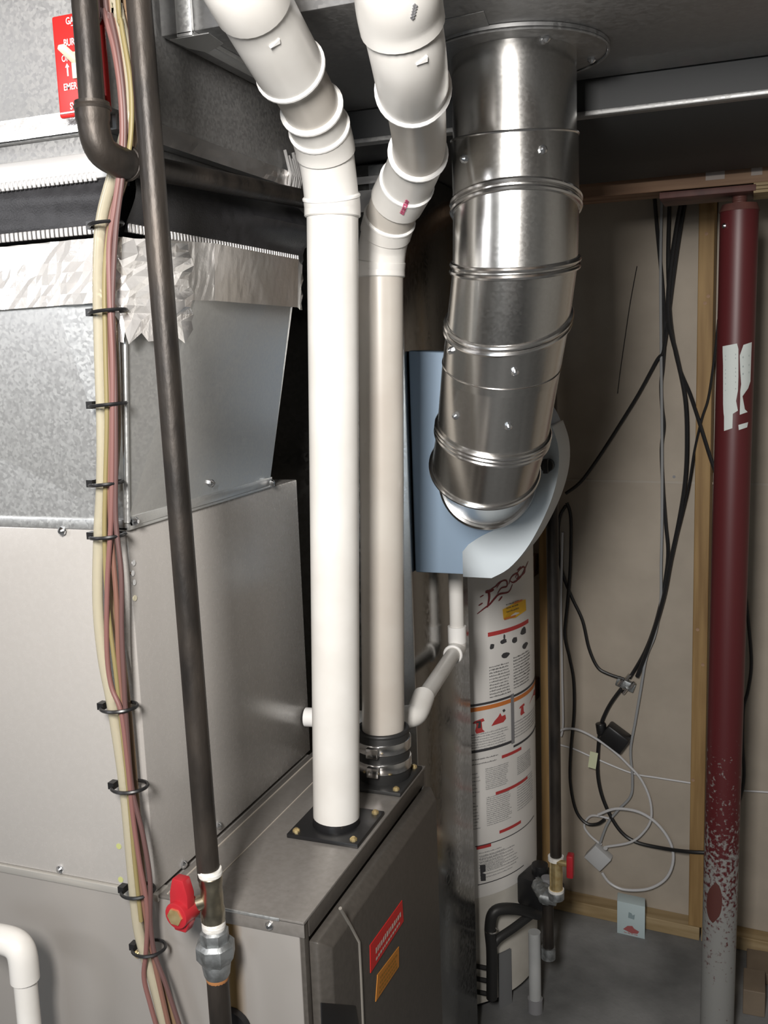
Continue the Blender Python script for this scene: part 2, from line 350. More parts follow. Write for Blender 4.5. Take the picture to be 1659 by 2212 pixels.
for a, b, v0, h in ((.14,.93,.42,.24),(.14,.90,.16,.12)):
    u = a
    while u < b-.03:
        w = random.uniform(.03,.055); m.quad(fn(u,v0), fn(u+w,v0), fn(u+w,v0+h*random.uniform(.8,1)), fn(u,v0+h*random.uniform(.8,1))); u += w+.018
m.build('warning_print', mat('worn_white_print', (.62,.52,.46), .5), door, smooth=False)
s, fn = door_sticker('caution_sticker', ((816,2106),(862,2045),(862,2088),(812,2164)), mat('orange_sticker', (.52,.20,.025), .5), M_ink, 'orange caution sticker')
m = MB()
for v in (.72,.52,.32,.14):
    u = .12
    while u < .86:
        w = random.uniform(.03,.09); m.quad(fn(u,v), fn(u+w,v), fn(u+w,v+.07), fn(u,v+.07)); u += w+.03
m.build('caution_print', mat('ochre_print', (.30,.17,.02), .6), door, smooth=False)
def screw_mesh(r, h):
    m = MB(); m.tube([(0,0,-h),(0,0,0),(0,0,h*.55),(0,0,h)], [r*1.25, r*1.25, r*.9, r*.55], 8)
    o = m.build('tmp', M_screw); me = o.data; bpy.data.objects.remove(o); return me
SCREW = screw_mesh(.0042, .0028); SCREWB = screw_mesh(.0042, .0025); SCREWB.materials[0] = M_brass
def screw(parent, p, nrm, me=None, name='screw'): return inst(me or SCREW, name, parent, p, basis(nrm))
screw(fur, at(583,1998,y=FY0-.0015), (0,-1,0)); screw(fur, at(298,2060,y=FY0-.001), (0,-1,0), SCREWB)
p = at(502, 2218, y=FY0-.002); m = MB(); m.tube([p+V((0,.001,0)), p+V((0,-.006,0)), p+V((0,-.007,0))], [.026,.024,.02], 24); m.build('grommet', M_black, fur)

# ------------------------------------------------------------------ evaporator coil case on the furnace
CZ0, CZ1 = FZ+.003, 1.413
coil = thing('coil_case', (-1.0, 1.143, CZ0), 'plain taupe sheet metal coil case standing on the furnace behind the black pipe', 'coil case')
MB().box((-1.4,FY0-.001,CZ0),(CX,FY1,CZ1)).build('casing', M_coil, coil, bevel=.002)
m = MB(); m.box((CX+.02,FY0-.0032,FZ-.0035),(FX-.030,FY0-.0012,FZ+.0004)); m.build('edge_hem', M_galv, fur, bevel=.0006)
for px, py in ((131,1877),): screw(coil, at(px,py,y=FY0-.001), (0,-1,0))
for px, py in ((471,1783),(395,1867)): screw(coil, at(px,py,x=CX), (1,0,0))
M_hole = mat('yellow_green_plug', (.42,.44,.18), .5)
for px, py in ((257,1828),(261,1900)):
    p = at(px,py,y=FY0-.001); MB().cyl(p+V((0,.001,0)), p+V((0,-.0006,0)), .0038, 10).build('plug', M_hole, coil)
for px, py in ((288,1216),(286,1238),(289,1258),(291,1292)):
    p = at(px,py,x=CX); MB().cyl(p-V((.001,0,0)), p+V((.0008,0,0)), .0035, 10).build('spot_weld', M_ivory if py > 1280 else M_screw, coil)

# ------------------------------------------------------------------ supply plenum: transition, flexible connector, upper box
zt = 1.668
plen = thing('supply_transition', (-.95, 1.143, CZ1), 'shiny galvanized sheet metal transition with creased sides on top of the coil case', 'plenum')
A = V((CX+.002,FY0-.002,CZ1+.010)); A2 = V((-1.4,FY0-.002,CZ1+.010)); B = V((CX+.002,1.272,CZ1+.010)); B2 = V((-1.4,1.272,CZ1+.010))
D = V((-.645,FY0-.004,1.735)); D2 = V((-1.4,FY0-.004,1.735)); C_ = V((-.640,1.348,1.735)); C2 = V((-1.4,1.348,1.735))
E_ = V((-.602,1.035,1.735)); F_ = V((-.606,1.272,1.735))
Pq = at(95, 622, y=FY0-.012); Pq.z = 1.735; Pq.y = FY0-.018
m = MB(); m.add([A,B,E_,F_,D,C_], [(0,1,3,2),(0,2,4),(1,5,3)]); m.build('front_panel', M_galv, plen, smooth=False)
m = MB(); m.add([A,A2,Pq,D,D2], [(0,3,2),(0,2,4,1)]); m.build('side_panel', M_galv, plen, smooth=False)
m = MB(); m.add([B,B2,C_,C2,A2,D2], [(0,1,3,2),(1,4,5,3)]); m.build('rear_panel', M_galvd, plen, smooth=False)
m = MB(); m.box((-1.4,FY0-.004,CZ1),(CX+.004,FY0+.01,CZ1+.013)); m.build('side_flange', M_galv, plen, bevel=.0012)
m = MB(); m.box((CX-.012,FY0-.004,CZ1),(CX+.003,1.285,CZ1+.004)); m.box((CX-.006,FY0,CZ1+.004),(CX+.004,1.276,CZ1+.016)); m.build('front_flange', M_galv, plen, bevel=.001)
for dx in (0, .006):
    m = MB(); m.tube([A+V((dx*.5,-.003,0)), D.lerp(A,.12)+V((dx,-.003,0))], .0024, 8); m.build('corner_seam', M_galv, plen)
for px, py in ((455,1044),(290,1126),(585,1043)): screw(plen, at(px,py,x=CX+.006), (1,0,0))
screw(plen, at(135,1147,y=FY0-.004), (0,-1,0))
def foil(name, P00, P10, P01, P11, nrm, amp, parent, nu=40, nv=8, corner=None, mt=None):
    # crumpled strip: bilinear patch pushed about along its normal, folds sharper near a corner
    nrm = V(nrm); m = MB(); rnd = random.Random(hash(name) % 97+int(P00[0]*1000)); vs = []
    ph = [(rnd.uniform(20,90), rnd.uniform(8,40), rnd.uniform(0,6.28)) for _ in range(7)]
    for j in range(nv+1):
        for i in range(nu+1):
            u = i/nu; v = j/nv; p = V(P00).lerp(V(P10), u).lerp(V(P01).lerp(V(P11), u), v)
            w = 1.0
            if corner is not None: w = 1+5*math.exp(-abs(u-corner)*9)
            h = sum(abs(math.sin(a*u*2+b*v+c)) for a, b, c in ph)/7+rnd.uniform(-.25,.25)
            vs.append(p+nrm*(.0035+amp*w*h))
    fs = [(j*(nu+1)+i, j*(nu+1)+i+1, (j+1)*(nu+1)+i+1, (j+1)*(nu+1)+i) for j in range(nv) for i in range(nu)]
    m.add(vs, fs); return m.build(name, mt or M_foil, parent, smooth=False)
L0 = -1.2
foil('foil_tape', (L0,FY0-.018,1.665), (-.655,FY0-.012,1.668), (L0,FY0-.008,1.737), (-.644,FY0-.006,1.737), (0,-1,0), .0018, plen, 60, 6, corner=.9)
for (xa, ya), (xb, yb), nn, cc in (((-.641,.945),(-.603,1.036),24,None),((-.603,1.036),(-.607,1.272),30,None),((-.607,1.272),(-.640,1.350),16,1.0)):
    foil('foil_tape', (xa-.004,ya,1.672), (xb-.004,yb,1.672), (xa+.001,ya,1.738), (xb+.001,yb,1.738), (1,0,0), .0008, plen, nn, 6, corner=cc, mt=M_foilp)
# crumpled wrap round the near corner
m = MB(); n1, n2 = 12, 12; vs = []; rnd = random.Random(5)
for j in range(n2+1):
    for i in range(n1+1):
        t = i/n1; z = 1.640+.095*j/n2-(.018*abs(math.sin(i*1.3)) if j == 0 else 0)
        p = V((-.675, FY0-.014, z)).lerp(V((-.636, FY0-.014, z)), min(t*2, 1)) if t < .5 else V((-.636, FY0-.014, z)).lerp(V((-.616, FY0+.085, z)), (t-.5)*2)
        vs.append(p+V((rnd.uniform(-.001,.007), rnd.uniform(-.008,.001), 0)))
m.add(vs, [(j*(n1+1)+i, j*(n1+1)+i+1, (j+1)*(n1+1)+i+1, (j+1)*(n1+1)+i) for j in range(n2) for i in range(n1)])
m.build('crumpled_foil_corner', M_foil, plen, smooth=False)

flex = thing('flexible_duct_connector', (-.95, 1.143, 1.737), 'black canvas duct connector with crimped metal teeth between the foil taped ducts', 'duct connector')
zc0, zc1 = 1.743, 1.800
M_collar = mat('bright_collar_steel', (.84,.83,.82), .35, .7)
m = MB(); nu, nv = 50, 10; vs = []
for j in range(nv+1):
    for i in range(nu+1):
        u = i/nu; v = j/nv; x = -1.4+(.74)*u
        vs.append((x, FY0-.002-.006*math.sin(PI*v)-.003*math.sin(v*7+u*9)*math.sin(PI*v), zc0+(zc1-zc0)*v))
m.add(vs, [(j*(nu+1)+i, j*(nu+1)+i+1, (j+1)*(nu+1)+i+1, (j+1)*(nu+1)+i) for j in range(nv) for i in range(nu)])
vs = []; nu = 60
for j in range(nv+1):
    for i in range(nu+1):
        u = i/nu; v = j/nv; y = FY0+.445*u
        fold = max(0, (u-.45)/.55)
        b = .020*math.sin(PI*v)*(.4+fold)+fold*.014*math.exp(-((v-.62+.05*u)/.12)**2)-fold*.016*math.exp(-((v-.28)/.16)**2)
        b += .012*math.sin(PI*v)*max(0, math.sin((u*16+v*2.5)))*max(0, 1-u*4)
        vs.append((-.642+b, y, zc0+(1.828-zc0)*v-.006*u))
m.add(vs, [(j*(nu+1)+i, j*(nu+1)+i+1, (j+1)*(nu+1)+i+1, (j+1)*(nu+1)+i) for j in range(nv) for i in range(nu)])
m.box((-1.38, FY0+.01, zc0+.002), (-.655, FY1-.03, zc1-.002)); m.box((-.70, FY0+.031, zc1-.004), (-.652, FY1-.01, 1.8265))
m.build('canvas', M_canvas, flex)
for z0, z1, nm in ((1.800,1.8275,'upper_collar'),(1.733,1.7375,'lower_collar')):
    m = MB(); m.box((-1.4,FY0-.007,z0),(-.646,FY0+.03,z1)); m.box((-1.38,FY0+.03,z0),(-.662 if z0 > 1.79 else -.640,FY1-.02,z1)); m.build(nm, M_foil if z0 < 1.7 else M_collar, flex, bevel=.001)
tm = MB().box((-.0021,-.0014,-.0048),(.0021,.0014,.0048)); to = tm.build('tmp', M_collar, bevel=.0008); TOOTH = to.data; bpy.data.objects.remove(to)
for i in range(46):
    x = -.668-i*.0062
    inst(TOOTH, 'crimp_tooth', flex, (x, FY0-.0085, 1.7970)); inst(TOOTH, 'crimp_tooth', flex, (x, FY0-.0085, 1.7420))
R90 = Matrix.Rotation(PI/2, 3, 'Z')
for i in range(62):
    inst(TOOTH, 'crimp_tooth', flex, (-.6375, FY0+.004+i*.0069, 1.7420), R90)

BXX = -.640
box = thing('supply_plenum_box', (-.95, 1.143, 1.8275), 'grey galvanized supply plenum box above the black canvas connector with the red switch on it', 'plenum')
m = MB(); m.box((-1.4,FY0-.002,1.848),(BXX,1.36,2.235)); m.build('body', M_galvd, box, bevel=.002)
m = MB(); m.box((-1.4,FY0+.004,1.8275),(BXX-.016,1.35,1.848)); m.build('neck', M_galvd, box, bevel=.001)
foil('foil_tape', (L0,FY0-.003,1.850), (-.645,FY0-.003,1.850), (L0,FY0-.003,1.872), (-.645,FY0-.003,1.872), (0,-1,0), .0006, box, 40, 3)
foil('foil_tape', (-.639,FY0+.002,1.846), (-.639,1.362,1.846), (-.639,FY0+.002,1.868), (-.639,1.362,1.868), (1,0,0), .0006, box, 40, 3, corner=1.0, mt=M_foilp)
m = MB(); rnd = random.Random(9)
for k in range(7):
    y = 1.315+.006*k; m.tube([(-.636+rnd.uniform(0,.006), y, 1.835+rnd.uniform(0,.01)), (-.630, y+.004, 1.862), (-.634, y+rnd.uniform(-.004,.004), 1.885+rnd.uniform(0,.012))], .0022, 5)
m.build('foil_fold', M_foil, box, smooth=False)

# ------------------------------------------------------------------ overhead trunks
TZ = 1.965; TY0, TY1 = 1.010, 1.426
trunk = thing('supply_duct', (.28, 1.33, TZ), 'wide galvanized trunk duct overhead that the round silver duct hangs from', 'duct')
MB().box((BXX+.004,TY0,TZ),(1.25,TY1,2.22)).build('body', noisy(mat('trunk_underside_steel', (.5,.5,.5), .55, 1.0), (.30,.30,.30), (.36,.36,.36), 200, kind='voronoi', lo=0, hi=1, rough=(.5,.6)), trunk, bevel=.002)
xc = at(411, 30, y=TY0).x
m = MB(); m.box((xc-.016,TY0-.006,TZ-.004),(xc+.004,TY0,2.22)); m.box((xc-.016,TY0-.006,TZ-.006),(xc+.004,TY1,TZ)); m.build('drive_cleat', M_galv, trunk, bevel=.0015)
q = [V((xc-.03,TY0-.0015,TZ+.02)),V((xc+.012,TY0-.0015,TZ+.02)),V((xc+.012,TY0-.0015,TZ-.001)),V((xc-.03,TY0-.0015,TZ-.001))]
m = MB(); m.slab([V((xc-.026,TY0-.004,TZ-.0065)),V((xc+.024,TY0-.004,TZ-.0065)),V((xc+.020,TY0+.035,TZ-.0065)),V((xc-.012,TY0+.055,TZ-.0065)),V((xc-.024,TY0+.03,TZ-.0065))], (0,0,-1), .001); m.build('tape_patch', M_galv, trunk, smooth=False)
m = MB(); m.slab([at(px,py,z=TZ-.0012) for px, py in ((935,50),(1045,25),(1060,65),(960,80))], (0,0,-1), .001); m.build('tape_patch', M_galvd, trunk, smooth=False)
rtr = thing('return_duct', (.1, 1.7, 1.92), 'dark return trunk duct overhead with a bright bottom edge, behind the supply trunk', 'duct')
MB().box((-1.3,1.434,1.921),(1.25,2.02,2.2)).build('body', M_shadesteel, rtr, bevel=.002)
MB().box((-.62,1.429,1.918),(1.25,1.452,1.925)).build('edge_cleat', M_galvd, rtr, bevel=.002)

# ------------------------------------------------------------------ return drop
ret = thing('return_riser', (-.79, 1.765, 0), 'tall reflective galvanized return duct rising behind the furnace', 'duct')
RX = -.560; RY0, RY1 = 1.585, 1.945
MB().box((-1.0,RY0,0),(RX,RY1,1.918)).build('body', M_return, ret, bevel=.002)
MB().box((-.612,RY0-.004,.3),(RX+.002,RY0+.001,1.915)).build('corner_cleat', M_galv, ret, bevel=.0015)
for z, h in ((1.84,.035),(1.885,.012)):
    foil('foil_tape', (-.98,RY0-.004,z), (-.566,RY0-.004,z), (-.98,RY0-.004,z+h), (-.566,RY0-.004,z+h), (0,-1,0), .0006, ret, 30, 3)

# ------------------------------------------------------------------ round bypass duct
duct = thing('round_bypass_duct', tuple(at(1110,108,z=TZ)), 'shiny round galvanized duct with beaded elbow gores dropping from the trunk to the humidifier', 'duct')
R = .0795
spec = [(1109,112,1.26,None,0),(1111,298,1.26,-6,0),(1114,447,1.26,-19,0),(1112,572,1.262,8,0),(1097,692,1.275,28,-2),(1081,800,1.305,26,4),(1064,932,1.355,30,9),(1047,1008,1.405,42,8),(1052,1038,1.596,None,0)]
Cn = [at(a, b, y=c) for a, b, c, d, e in spec]; Cn[0].z = TZ-.001
dirs = [(Cn[i+1]-Cn[i]).normalized() for i in range(len(Cn)-1)]
rings = []; norms = []
for i, (a, b, c, phi, rho) in enumerate(spec):
    ax = dirs[0] if i == 0 else dirs[-1] if i == len(spec)-1 else (dirs[i-1]+dirs[i]).normalized()
    if phi is None: N_ = V((0,0,1)) if i == 0 else V((0,-1,0))
    else:
        d = (Cn[i]-CAM).normalized(); w = d.cross(V((0,0,1))).normalized(); u = w.cross(d)
        rr = math.radians(rho); u = math.cos(rr)*u+math.sin(rr)*w; ph = math.radians(phi)
        N_ = math.cos(ph)*u-math.sin(ph)*d
    e1 = V((1,0,0)); e1 = (e1-ax*ax.x).normalized(); e2 = ax.cross(e1); pts = []
    for k in range(64):
        q = R*(math.cos(2*PI*k/64)*e1+math.sin(2*PI*k/64)*e2); t = -q.dot(N_)/ax.dot(N_); t = max(-.075, min(.075, t)); pts.append(Cn[i]+q+ax*t)
    rings.append(pts); norms.append(ax)
def scaled(i, f, sh=0): return [Cn[i]+(p-Cn[i])*f+norms[i]*sh for p in rings[i]]
gores = []; names = ['start_collar','gore','gore','gore','gore','gore','gore','end_collar']
for i in range(8):
    f0 = f1 = 1.0
    if i == 0: f0 = f1 = .972
    if i == 7: f0 = f1 = .95
    mid = [a.lerp(b, .5) for a, b in zip(scaled(i,f0), scaled(i+1,f1))]
    m = MB(); m.loft([scaled(i,f0), mid, scaled(i+1,f1)], cap=False); gores.append(m.build(names[i], M_duct, duct))
for i, offs in ((2,(-.005,.004)),(3,(-.005,.004)),(4,(-.004,.004)),(6,(-.007,0,.007)),(7,(0,))):
    m = MB()
    for s_ in offs: m.tube(scaled(i, 1.015, s_), .0034, 8, closed=True)
    m.build('bead', M_bead, duct)
m = MB(); m.tube(scaled(1, 1.0, 0), .0016, 6, closed=True); m.build('crimp_edge', M_bead, duct)
m = MB(); m.tube(scaled(5, 1.0, -.012), .0010, 6, closed=True); m.build('crimp_edge', M_bead, duct)
m = MB(); m.tube(scaled(8, .99, -.003), .006, 8, closed=True); m.build('bead', M_bead, duct)
fl = MB(); fc = V((Cn[0].x, Cn[0].y, TZ-.0045)); fl.tube([fc+V((0,0,.004)), fc, fc+V((0,0,-.0008))], [.117,.117,.113], 64); fl.build('take_off_flange', bpy.data.materials['trunk_underside_steel'], duct)
fl = MB(); fl.ring(fc-V((0,0,.002)), (0,0,1), .1155, .0016, 64, 6); fl.build('flange_rim', bpy.data.materials['trunk_underside_steel'], duct)
for px, py in ((1088,92),(1180,80),(1278,126),(1000,128),(1225,160)): screw(duct, at(px,py,z=TZ-.0053), (0,0,-1))
trees = [bvh(g) for g in gores]
for px, py in ((1003,343),(1172,323),(975,757),(1112,803),(985,898),(1098,921)):
    best = None
    for t in trees:
        h = t.ray_cast(CAM, ray(px,py).normalized())
        if h[0] is not None and (best is None or h[3] < best[3]): best = h
    if best:
        nn = best[1] if best[1].dot(CAM-best[0]) > 0 else -best[1]
        screw(duct, best[0], nn)

# ------------------------------------------------------------------ humidifier on the return drop
HY0, HY1 = 1.600, 1.70
hum = thing('humidifier', (-.42, 1.73, 1.212), 'blue grey whole house humidifier with a rounded pale cover, fed by the round duct', 'humidifier')
HX = -.558
prof = [(880,757),(905,1237),(1000,1244),(1062,1247),(1096,1222),(1132,1182),(1160,1135),(1184,1082),(1198,1035),(1203,995),(1200,955),(1187,915),(1168,880),(1132,835),(1075,795),(990,762)]
q = [at(px, py, y=HY0) for px, py in prof]; q[0].x = q[1].x = HX
zb = q[1].z
for i in (1,2,3): q[i].z = zb
m = MB(); m.slab(q[:3]+spline(q[3:], 4), (0,-1,0), HY1-HY0); m.build('housing', M_hgrey, hum, bevel=.004, ang=40)
# the pale cover wraps the rounded front: a shell round the profile with a band on the near side
arcp = q[2:12]; cen = V((-.47, HY0, 1.41))
inner = [at(px, py, y=HY0-.003) for px, py in ((1000,1192),(1012,1176),(1040,1158),(1085,1135),(1122,1100),(1146,1062),(1160,1020),(1166,985),(1166,955),(1160,925))]
outer = [p+V((.002 if i > 1 else 0, -.003, -.0025)) for i, p in enumerate(arcp)]
outer = [p+(p-cen).normalized()*.002 for p in outer]; outer[0].z = outer[1].z = zb-.003; outer[0].x = inner[0].x = at(1000,1240,y=HY0-.003).x
inner = inner[:1]+spline(inner[1:], 4); outer = outer[:1]+spline(outer[1:], 4)
back = [V((p.x, HY1+.001, p.z)) for p in outer]
n = len(outer); m = MB(); m.add(inner+outer+back, [(i, i+1, n+i+1, n+i) for i in range(n-1)]+[(n+i, n+i+1, 2*n+i+1, 2*n+i) for i in range(n-1)])
cv = m.build('front_cover', M_hwhite, hum, ang=60); sm = cv.modifiers.new('thickness', 'SOLIDIFY'); sm.thickness = .002; sm.offset = -1
p = at(1184,1004,y=HY0-.004); m = MB(); m.cyl(p+V((0,.004,0)), p+V((0,-.014,0)), .011, 16); m.box(p+V((-.004,-.024,-.012)), p+V((.004,-.012,.012))); m.build('damper_knob', M_black, hum, bevel=.001)

# ------------------------------------------------------------------ condensate drain behind the vent pipes
dr = thing('humidifier_drain_pipe', (-.53, 1.6, 1.0), 'white plastic drain pipe from under the humidifier, elbowed to the coil case', 'drain pipe')
rd = .0142
pv = at(988,1395,x=-.533); top = V((pv.x, pv.y, 1.2125))
pz = pv.z-.006; pe = at(882,1535,z=pz); st = V((CX+.001, 1.352, at(668,1541,x=CX).z)); sx = V((-.525, 1.372, st.z))
MB().cyl(top, V((pv.x,pv.y,pz+.02)), rd, 20).build('vertical_pipe', M_pvc, dr)
MB().cyl(V((pv.x,pv.y,pz+.014)), V((pv.x,pv.y,pz+.046)), rd+.004, 20).build('coupling', M_pvcb, dr)
elb = spline([V((pv.x,pv.y,pz+.020)), V((pv.x,pv.y-.002,pz+.004)), V((pv.x,pv.y-.014,pz)), V((pv.x+.001,pv.y-.035,pz-.001))], 5)
MB().tube(elb, rd+.0035, 18).build('elbow', M_pvc, dr)
e2 = V((-.497, 1.405, sx.z+.002))
MB().cyl(elb[-1], e2+V((-.001,.02,.006)), rd, 20).build('sloping_pipe', M_pvc, dr)
MB().ring(elb[-1], (e2-elb[-1]).normalized(), rd+.002, .003, 24, 8).build('elbow_rim', M_pvcb, dr)
MB().tube(spline([e2+V((-.002,.05,.013)), e2+V((0,.004,0)), e2+V((-.012,-.016,0)), sx+V((.0,-.006,0))], 6), rd+.004, 18).build('elbow', M_pvc, dr)
MB().cyl(st, sx, rd, 20).build('stub_pipe', M_pvc, dr); MB().cyl(st, st+V((.026,.003,0)), rd+.0012, 20).build('coupling', M_pvcb, dr)
lt = MB(); ln = (e2-elb[-1]); 
def fnp(u, v):
    c = elb[-1].lerp(e2, u); a = ln.normalized(); s_ = a.cross(V((0,0,1))).normalized(); nn = s_.cross(a)
    vw = (CAM-c); vw = (vw-a*vw.dot(a)).normalized(); t_ = a.cross(vw)
    return c+vw*(rd+.0003)*math.cos(v/rd)+t_*(rd+.0003)*math.sin(v/rd)
scribble(lt, lambda u, v: fnp(u/ln.length, v-.002), .07, .26, 0, .008); lt.build('pipe_print', M_inkg, dr, smooth=False)

# ------------------------------------------------------------------ white vent pipes
def arc(P):
    s = [0]
    for a, b in zip(P, P[1:]): s.append(s[-1]+(b-a).length)
    return s
def cut(P, S, a, b):
    def pt(t):
        t = max(0, min(S[-1], t))
        for i in range(len(S)-1):
            if t <= S[i+1]+1e-12: return P[i].lerp(P[i+1], (t-S[i])/max(1e-9, S[i+1]-S[i]))
        return P[-1]
    return [pt(a)]+[P[i] for i in range(len(P)) if a < S[i] < b]+[pt(b)]
def s_at(P, S, py):
    ys = [proj(p)[1] for p in P]
    for i in range(len(P)-1):
        if ys[i] >= py >= ys[i+1]: return S[i]+(S[i+1]-S[i])*(ys[i]-py)/max(1e-9, ys[i]-ys[i+1])
    return S[-1] if py < ys[-1] else 0
PR = .0320
def vent(base, low, high, fits, beads, label, start=0.0):
    e = high[-1]; high = high+[V((e.x-.030, e.y-.040, e.z+.075)), V((e.x-.042, e.y-.055, e.z+.20)), V((e.x-.042, e.y-.055, CEIL-.01))]
    P = [base.lerp(low[0], k/12) for k in range(12)]+spline(low+high, 8); S = arc(P)
    t = thing('vent_pipe', tuple(base), label, 'vent pipe')
    for nm, y0, y1, r in fits:
        a = s_at(P, S, y0) if y0 is not None else start; b = s_at(P, S, y1) if y1 is not None else S[-1]
        pts = cut(P, S, a, b)
        if nm == 'pipe': m = MB(); m.tube(pts, r, 32); m.build(nm, M_pvc if (y0 is None and start > .01) else M_pvc2, t); continue
        else:
            # rounded ends
            d0 = (pts[1]-pts[0]).normalized(); d1 = (pts[-1]-pts[-2]).normalized()
            pp = [pts[0], pts[0]+d0*.0015]+pts[1:-1]+[pts[-1]-d1*.0015, pts[-1]]
            m = MB(); m.tube(pp, [r-.0015]+[r]*(len(pp)-2)+[r-.0015], 32)
        m.build(nm, M_pvc, t)
    for py, r in beads:
        s0 = s_at(P, S, py); pts = cut(P, S, s0-.003, s0+.003)
        m = MB(); m.tube([pts[0], pts[0].lerp(pts[-1],.3), pts[0].lerp(pts[-1],.7), pts[-1]], [r-.002, r, r, r-.002], 32); m.build('hub_rim', M_pvcb, t)
    return t, P, S
b1 = V((-.525,1.143,FZ+.004)); h1 = at(718,447,y=1.143)
v1, P1, S1 = vent(b1, [h1], [at(*p[:2], y=p[2]) for p in ((710,375,1.130),(697,300,1.103),(665,215,1.045),(618,135,.985),(567,45,.925),(505,-70,.865))],
   [('pipe',None,440,PR),('coupling',470,425,.0348),('elbow',428,330,.0335),('coupling',332,272,.0358),('elbow',274,232,.0335),('pipe',250,130,PR),('coupling',160,3,.0372),('coupling',6,None,.0395)],
   [(426,.0358),(276,.0368),(233,.0372),(150,.0398)], 'left white plastic vent pipe standing in a black flange on the furnace top', .012)
b2 = V((-.516,1.307,FZ+.045)); h2 = at(822,582,y=1.307)
v2, P2, S2 = vent(b2, [h2], [at(*p[:2], y=p[2]) for p in ((828,525,1.300),(848,455,1.270),(882,388,1.225),(904,325,1.165),(902,260,1.085),(892,190,.990),(881,115,.925),(864,25,.885),(845,-80,.845))],
   [('pipe',None,575,PR),('coupling',600,562,.0345),('elbow',565,498,.0335),('coupling',505,470,.0355),('pipe',475,430,.0335),('coupling',435,392,.0362),('elbow',395,340,.0340),('pipe',345,190,PR),('coupling',195,52,.0365),('coupling',55,None,.0395)],
   [(472,.0362),(394,.0368),(330,.0372),(192,.0398)], 'right white plastic vent pipe clamped in a rubber coupling behind the other', .0)
# moulded arrow ticks and print on the fittings
def on_pipe(t, px, py):
    d = ray(px,py).normalized(); best = None
    for ch in t.children:
        h = bvh(ch).ray_cast(CAM, d)
        if h[0] is not None and (best is None or h[3] < best[3]): best = h
    return best
for t, pts in ((v1, ((598,92),)), (v2, ((916,130),))):
    for px, py in pts:
        h = on_pipe(t, px, py)
        if h:
            n_ = h[1] if h[1].dot(CAM-h[0]) > 0 else -h[1]; r_ = RT*1.0; u_ = n_.cross(r_).normalized(); r_ = u_.cross(n_)
            m = MB(); m.slab([h[0]+n_*.0015-r_*.008-u_*.002, h[0]+n_*.0015+r_*.003-u_*.0015, h[0]+n_*.0015+r_*.003+u_*.004], n_, .003); m.build('moulded_arrow', M_pvcb, t, smooth=False)
def pipe_marks(t, a, b, n, w, mt, name):
    m = MB()
    for k in range(n):
        u = (k+.5)/n; h = on_pipe(t, a[0]+(b[0]-a[0])*u, a[1]+(b[1]-a[1])*u)
        if not h: continue
        n_ = h[1] if h[1].dot(CAM-h[0]) > 0 else -h[1]; d_ = (RT*(b[0]-a[0])-UP*(b[1]-a[1])).normalized(); d_ = (d_-n_*d_.dot(n_)).normalized(); s_ = n_.cross(d_)
        c = h[0]+n_*.0006; l = .0016
        m.obox(c+s_*w*.3, d_, s_, n_, l*1.6, w*.35, .0006); m.obox(c-s_*w*.3, d_, s_, n_, l*1.6, w*.35, .0006); m.obox(c+d_*l*random.choice((-.6,.6)), d_, s_, n_, l*.7, w, .0006)
    if m.v: m.build(name, mt, t, smooth=False, kind='stuff')
pipe_marks(v2, (868,462), (880,432), 8, .006, mat('magenta_print', (.45,.08,.16), .5), 'red_print')
pipe_marks(v2, (890,40), (897,8), 5, .004, M_inkg, 'scuff_print')
# flanges on the furnace top
def flange(c, hx, hy, parent):
    m = MB(); m.box((c.x-hx,c.y-hy,FZ+.0002),(c.x+hx,c.y+hy,FZ+.006)); m.cyl(V((c.x,c.y,FZ+.004)), V((c.x,c.y,FZ+.022)), .0335, 32, .0305)
    m.build('vent_flange', M_black, parent, bevel=.001)
    for sx_ in (-1,1):
        for sy_ in (-1,1): screw(parent, V((c.x+sx_*(hx-.010), c.y+sy_*(hy-.010), FZ+.006)), (0,0,1), SCREWB)
flange(V((-.525,1.143,0)), .052, .050, v1)
c2 = V((-.516,1.307,0))
m = MB(); m.box((c2.x-.05,c2.y-.056,FZ+.0002),(c2.x+.046,c2.y+.045,FZ+.006)); m.cyl(V((c2.x,c2.y,FZ+.005)), V((c2.x,c2.y,FZ+.080)), .0405, 32); m.ring(V((c2.x,c2.y,FZ+.079)), (0,0,1), .0375, .004, 32); m.build('rubber_coupling', M_rubber, v2, bevel=.001)
for z in (.022, .052):
    m = MB(); m.tube([V((c2.x,c2.y,FZ+z)), V((c2.x,c2.y,FZ+z+.016))], .0428, 32); m.box((c2.x-.008,c2.y-.052,FZ+z),(c2.x+.010,c2.y-.040,FZ+z+.015)); m.build('band_clamp', M_bead, v2, bevel=.0008)
for dx, dy in ((.036,-.046),(-.04,-.046),(.036,.035)): screw(v2, V((c2.x+dx,c2.y+dy,FZ+.006)), (0,0,1), SCREWB)

